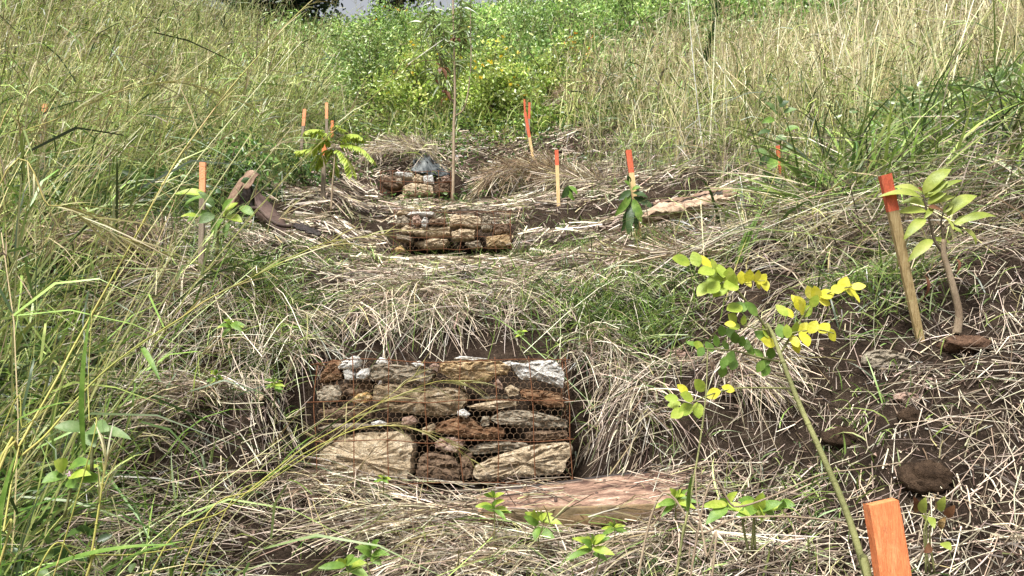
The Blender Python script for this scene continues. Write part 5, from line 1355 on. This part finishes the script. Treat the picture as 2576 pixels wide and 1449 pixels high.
tree(1000, 30, 33, 180, 170, 4500, [(.05, .075, .04), (.07, .10, .05)], 'hazy dark tree peeping over the skyline right of the gap of sky')
tree(1700, -20, 27, 420, 170, 6000, DARK + BG, 'dark tree at the top edge above the green scrub')

# ------------------------------------------------------------------ single foreground grass stalks
def stalk(pts, Y, r, label, sprays=(), leaves_=(), mat='cane', conv=CD, col=None):
    P = path3(pts, conv, Y); r = r * .62
    gz = float(H(P[0][0] - .04, P[0][1] - .05))
    if P[0][2] > gz + .04: P = np.vstack([[P[0][0] - .04 - .15 * (P[0][2] - gz), P[0][1] - .05, gz], P])
    rt = root('grass_stalk', P[0], label, 'grass stalk', 'long grass stalks leaning across the view')
    sp = spline(P, 50); mb = tube(MB(), sp, [r, r * .85, r * .45], 6)
    for t in (9, 18, 27, 36): tube(mb, [sp[t] - (sp[t + 1] - sp[t]) * .12, sp[t], sp[t] + (sp[t + 1] - sp[t]) * .12], [r * .9, r * 1.35, r * .9], 6)
    obj('stem', mb, M[mat], rt)
    for (a, t, wd) in leaves_:
        Y0 = np.interp(.5, [0, 1], [P[0][1], P[-1][1]])
        o = obj('leaf_blade', leaf(MB(), at(*a, Y0), at(*t, Y0 - .04), wd / F * Y0, curl=.12, fold=.3, K=12, shape=.6), M['green_leaf'], rt)
    for (t0, n, L) in sprays:
        h = Heap(); i0 = int(t0 * 49); k = np.clip(i0 + R.integers(-5, 6, n), 0, 48)
        A = sp[k]; D = nrm(nrm(sp[np.minimum(k + 1, 49)] - sp[k]) * 1.5 + R.normal(size=(n, 3)) * np.array([.32, .25, .32]))
        B = np.zeros((n, 3)); B[:, 2] = -.35 * R.random(n)
        c0 = pal(n, [(.34, .33, .10), (.42, .38, .14)], .15); c1 = pal(n, [(.24, .17, .08), (.33, .27, .12), (.40, .36, .16)], .2)
        h.ribbons(A, D, L * (.5 + .8 * R.random(n)), .0022 + .0018 * R.random(n), B, c0, c1, K=4, prof='blade')
        h.build('seed_head', M['blade'], rt)
    return rt
stalk([(-20, 1215), (46, 1125), (78, 1068), (141, 958), (183, 877), (240, 775), (335, 606), (437, 416), (508, 317), (582, 219), (663, 127), (734, 49), (786, 0), (830, -40)], [1.35, 1.9], .0040, 'longest straight stalk slanting from the left edge up to the dark evergreen tree',
      [(.5, 9, .12), (.72, 9, .14), (.86, 10, .16), (.97, 8, .12)], [((470, 370), (500, 285), 8)])
stalk([(-20, 1225), (56, 1146), (113, 1097), (183, 1016), (261, 936), (356, 863), (451, 803), (529, 750), (670, 680), (804, 616), (894, 599), (990, 585)], [1.3, 2.0], .0038, 'stalk running from the left edge to the middle gabion with a forked seed head',
      [(.60, 8, .13), (.78, 10, .16), (.92, 12, .16), (.99, 8, .12)], [((529, 750), (600, 600), 10), ((355, 870), (405, 962), 14)])
stalk([(400, 1400), (564, 1284), (670, 1199), (767, 1124), (848, 1078), (930, 1026), (1012, 991), (1108, 958), (1203, 963)], [1.7, 2.4], .0030, 'stalk whose seed head arches across the upper part of the nearest gabion', [(.72, 10, .12), (.86, 12, .14), (.98, 9, .1)], [((700, 1180), (800, 1090), 9)])
stalk([(500, 1330), (640, 1230), (767, 1140), (903, 1078), (999, 1072), (1053, 1081), (1121, 1108), (1195, 1163)], [1.75, 2.35], .0026, 'stalk drooping over the large tan slab of the nearest gabion', [(.6, 10, .14), (.8, 10, .12), (.97, 8, .1)], [((640, 1230), (730, 1170), 8)])
stalk([(-20, 505), (123, 517), (165, 520), (211, 549), (280, 585), (331, 606), (360, 622)], [1.5, 1.6], .0026, 'drooping stalk with fanned spikelets at the left edge in the middle', [(.3, 10, .13), (.5, 16, .18), (.8, 10, .12)])
stalk([(-20, 372), (60, 330), (141, 300), (293, 233), (423, 208), (529, 226), (635, 268)], [1.7, 2.1], .0024, 'arching stalk in the upper left that bends over like a bow', [(.55, 8, .16), (.75, 10, .16), (.95, 8, .12)])
stalk([(215, 1460), (229, 1400), (247, 1291), (262, 1190), (268, 1150)], [1.45, 1.5], .0042, 'fuzzy-headed upright stalk near the bottom left', [(.7, 10, .10), (.95, 16, .10)])
stalk([(1700, 1460), (1719, 1345), (1735, 1260), (1758, 1130), (1775, 1000), (1780, 880)], [1.15, 1.3], .0036, 'upright green cane left of the yellow-leaved shrub stem', [], [((1730, 1290), (1742, 1190), 10)], mat='greenstem')
stalk([(1790, 1460), (1778, 1400), (1765, 1330), (1752, 1250), (1750, 1180)], [1.12, 1.2], .0030, 'dry yellow cane beside the upright green cane', [], mat='bark')
stalk([(560, 1300), (700, 1195), (860, 1090), (960, 1010), (1050, 940)], [1.8, 2.2], .0020, 'thin pale stalk crossing the left edge of the nearest gabion', [(.95, 8, .1)])
stalk([(1845, 690), (1870, 620), (1905, 540), (1950, 440), (1960, 390)], [3.6, 3.9], .004, 'bunched yellow-green stalk leaning before the hanging straw at the right', [], [((1850, 680), (1915, 520), 10), ((1855, 690), (1930, 500), 9), ((1846, 690), (1885, 560), 10), ((1860, 690), (1945, 520), 8), ((1850, 700), (1900, 570), 10)])
stalk([(-10, 1449), (10, 1330), (30, 1210), (48, 1125)], [1.15, 1.25], .003, 'wide pale blade bundle in the bottom left corner', [], [((5, 1440), (45, 1130), 26), ((0, 1420), (60, 1135), 20)])
stalk([(215, 1180), (224, 1050), (222, 958), (232, 780)], [1.4, 1.55], .002, 'broad upright grass blade crossing the longest straight stalk', [], [((215, 1150), (232, 770), 15)])
stalk([(0, 1100), (60, 1075), (130, 1020), (183, 1012)], [1.3, 1.3], .002, 'flat light green blade reaching in from the left edge', [], [((0, 1090), (185, 1008), 16)])
stalk([(90, 1449), (200, 1400), (330, 1395), (480, 1375)], [1.4, 1.6], .003, 'pale blade lying across the bottom left', [], [((90, 1440), (440, 1370), 18), ((250, 1449), (470, 1360), 14)])
stalk([(2050, 300), (2080, 270), (2098, 330), (2110, 390), (2122, 470)], [4.6, 4.2], .004, 'pale bent stalk hooked over in front of the golden grass', [])
stalk([(2480, 250), (2380, 330), (2300, 400), (2250, 450)], [4.3, 4.1], .005, 'thick straw-coloured stalk slanting down behind the big-leaved sapling', [])
stalk([(1775, 1245), (1850, 1275), (1950, 1245), (2060, 1195), (2160, 1180), (2270, 1163)], [1.75, 1.8], .0042, 'thick dry twig lying across the shrub stem above the nearest stake', [], mat='bark')
stalk([(1640, 1290), (1760, 1340), (1850, 1305), (1990, 1300), (2120, 1315), (2170, 1340)], [1.55, 1.45], .0042, 'long pale curved twig behind the nearest stake', [], mat='bark')
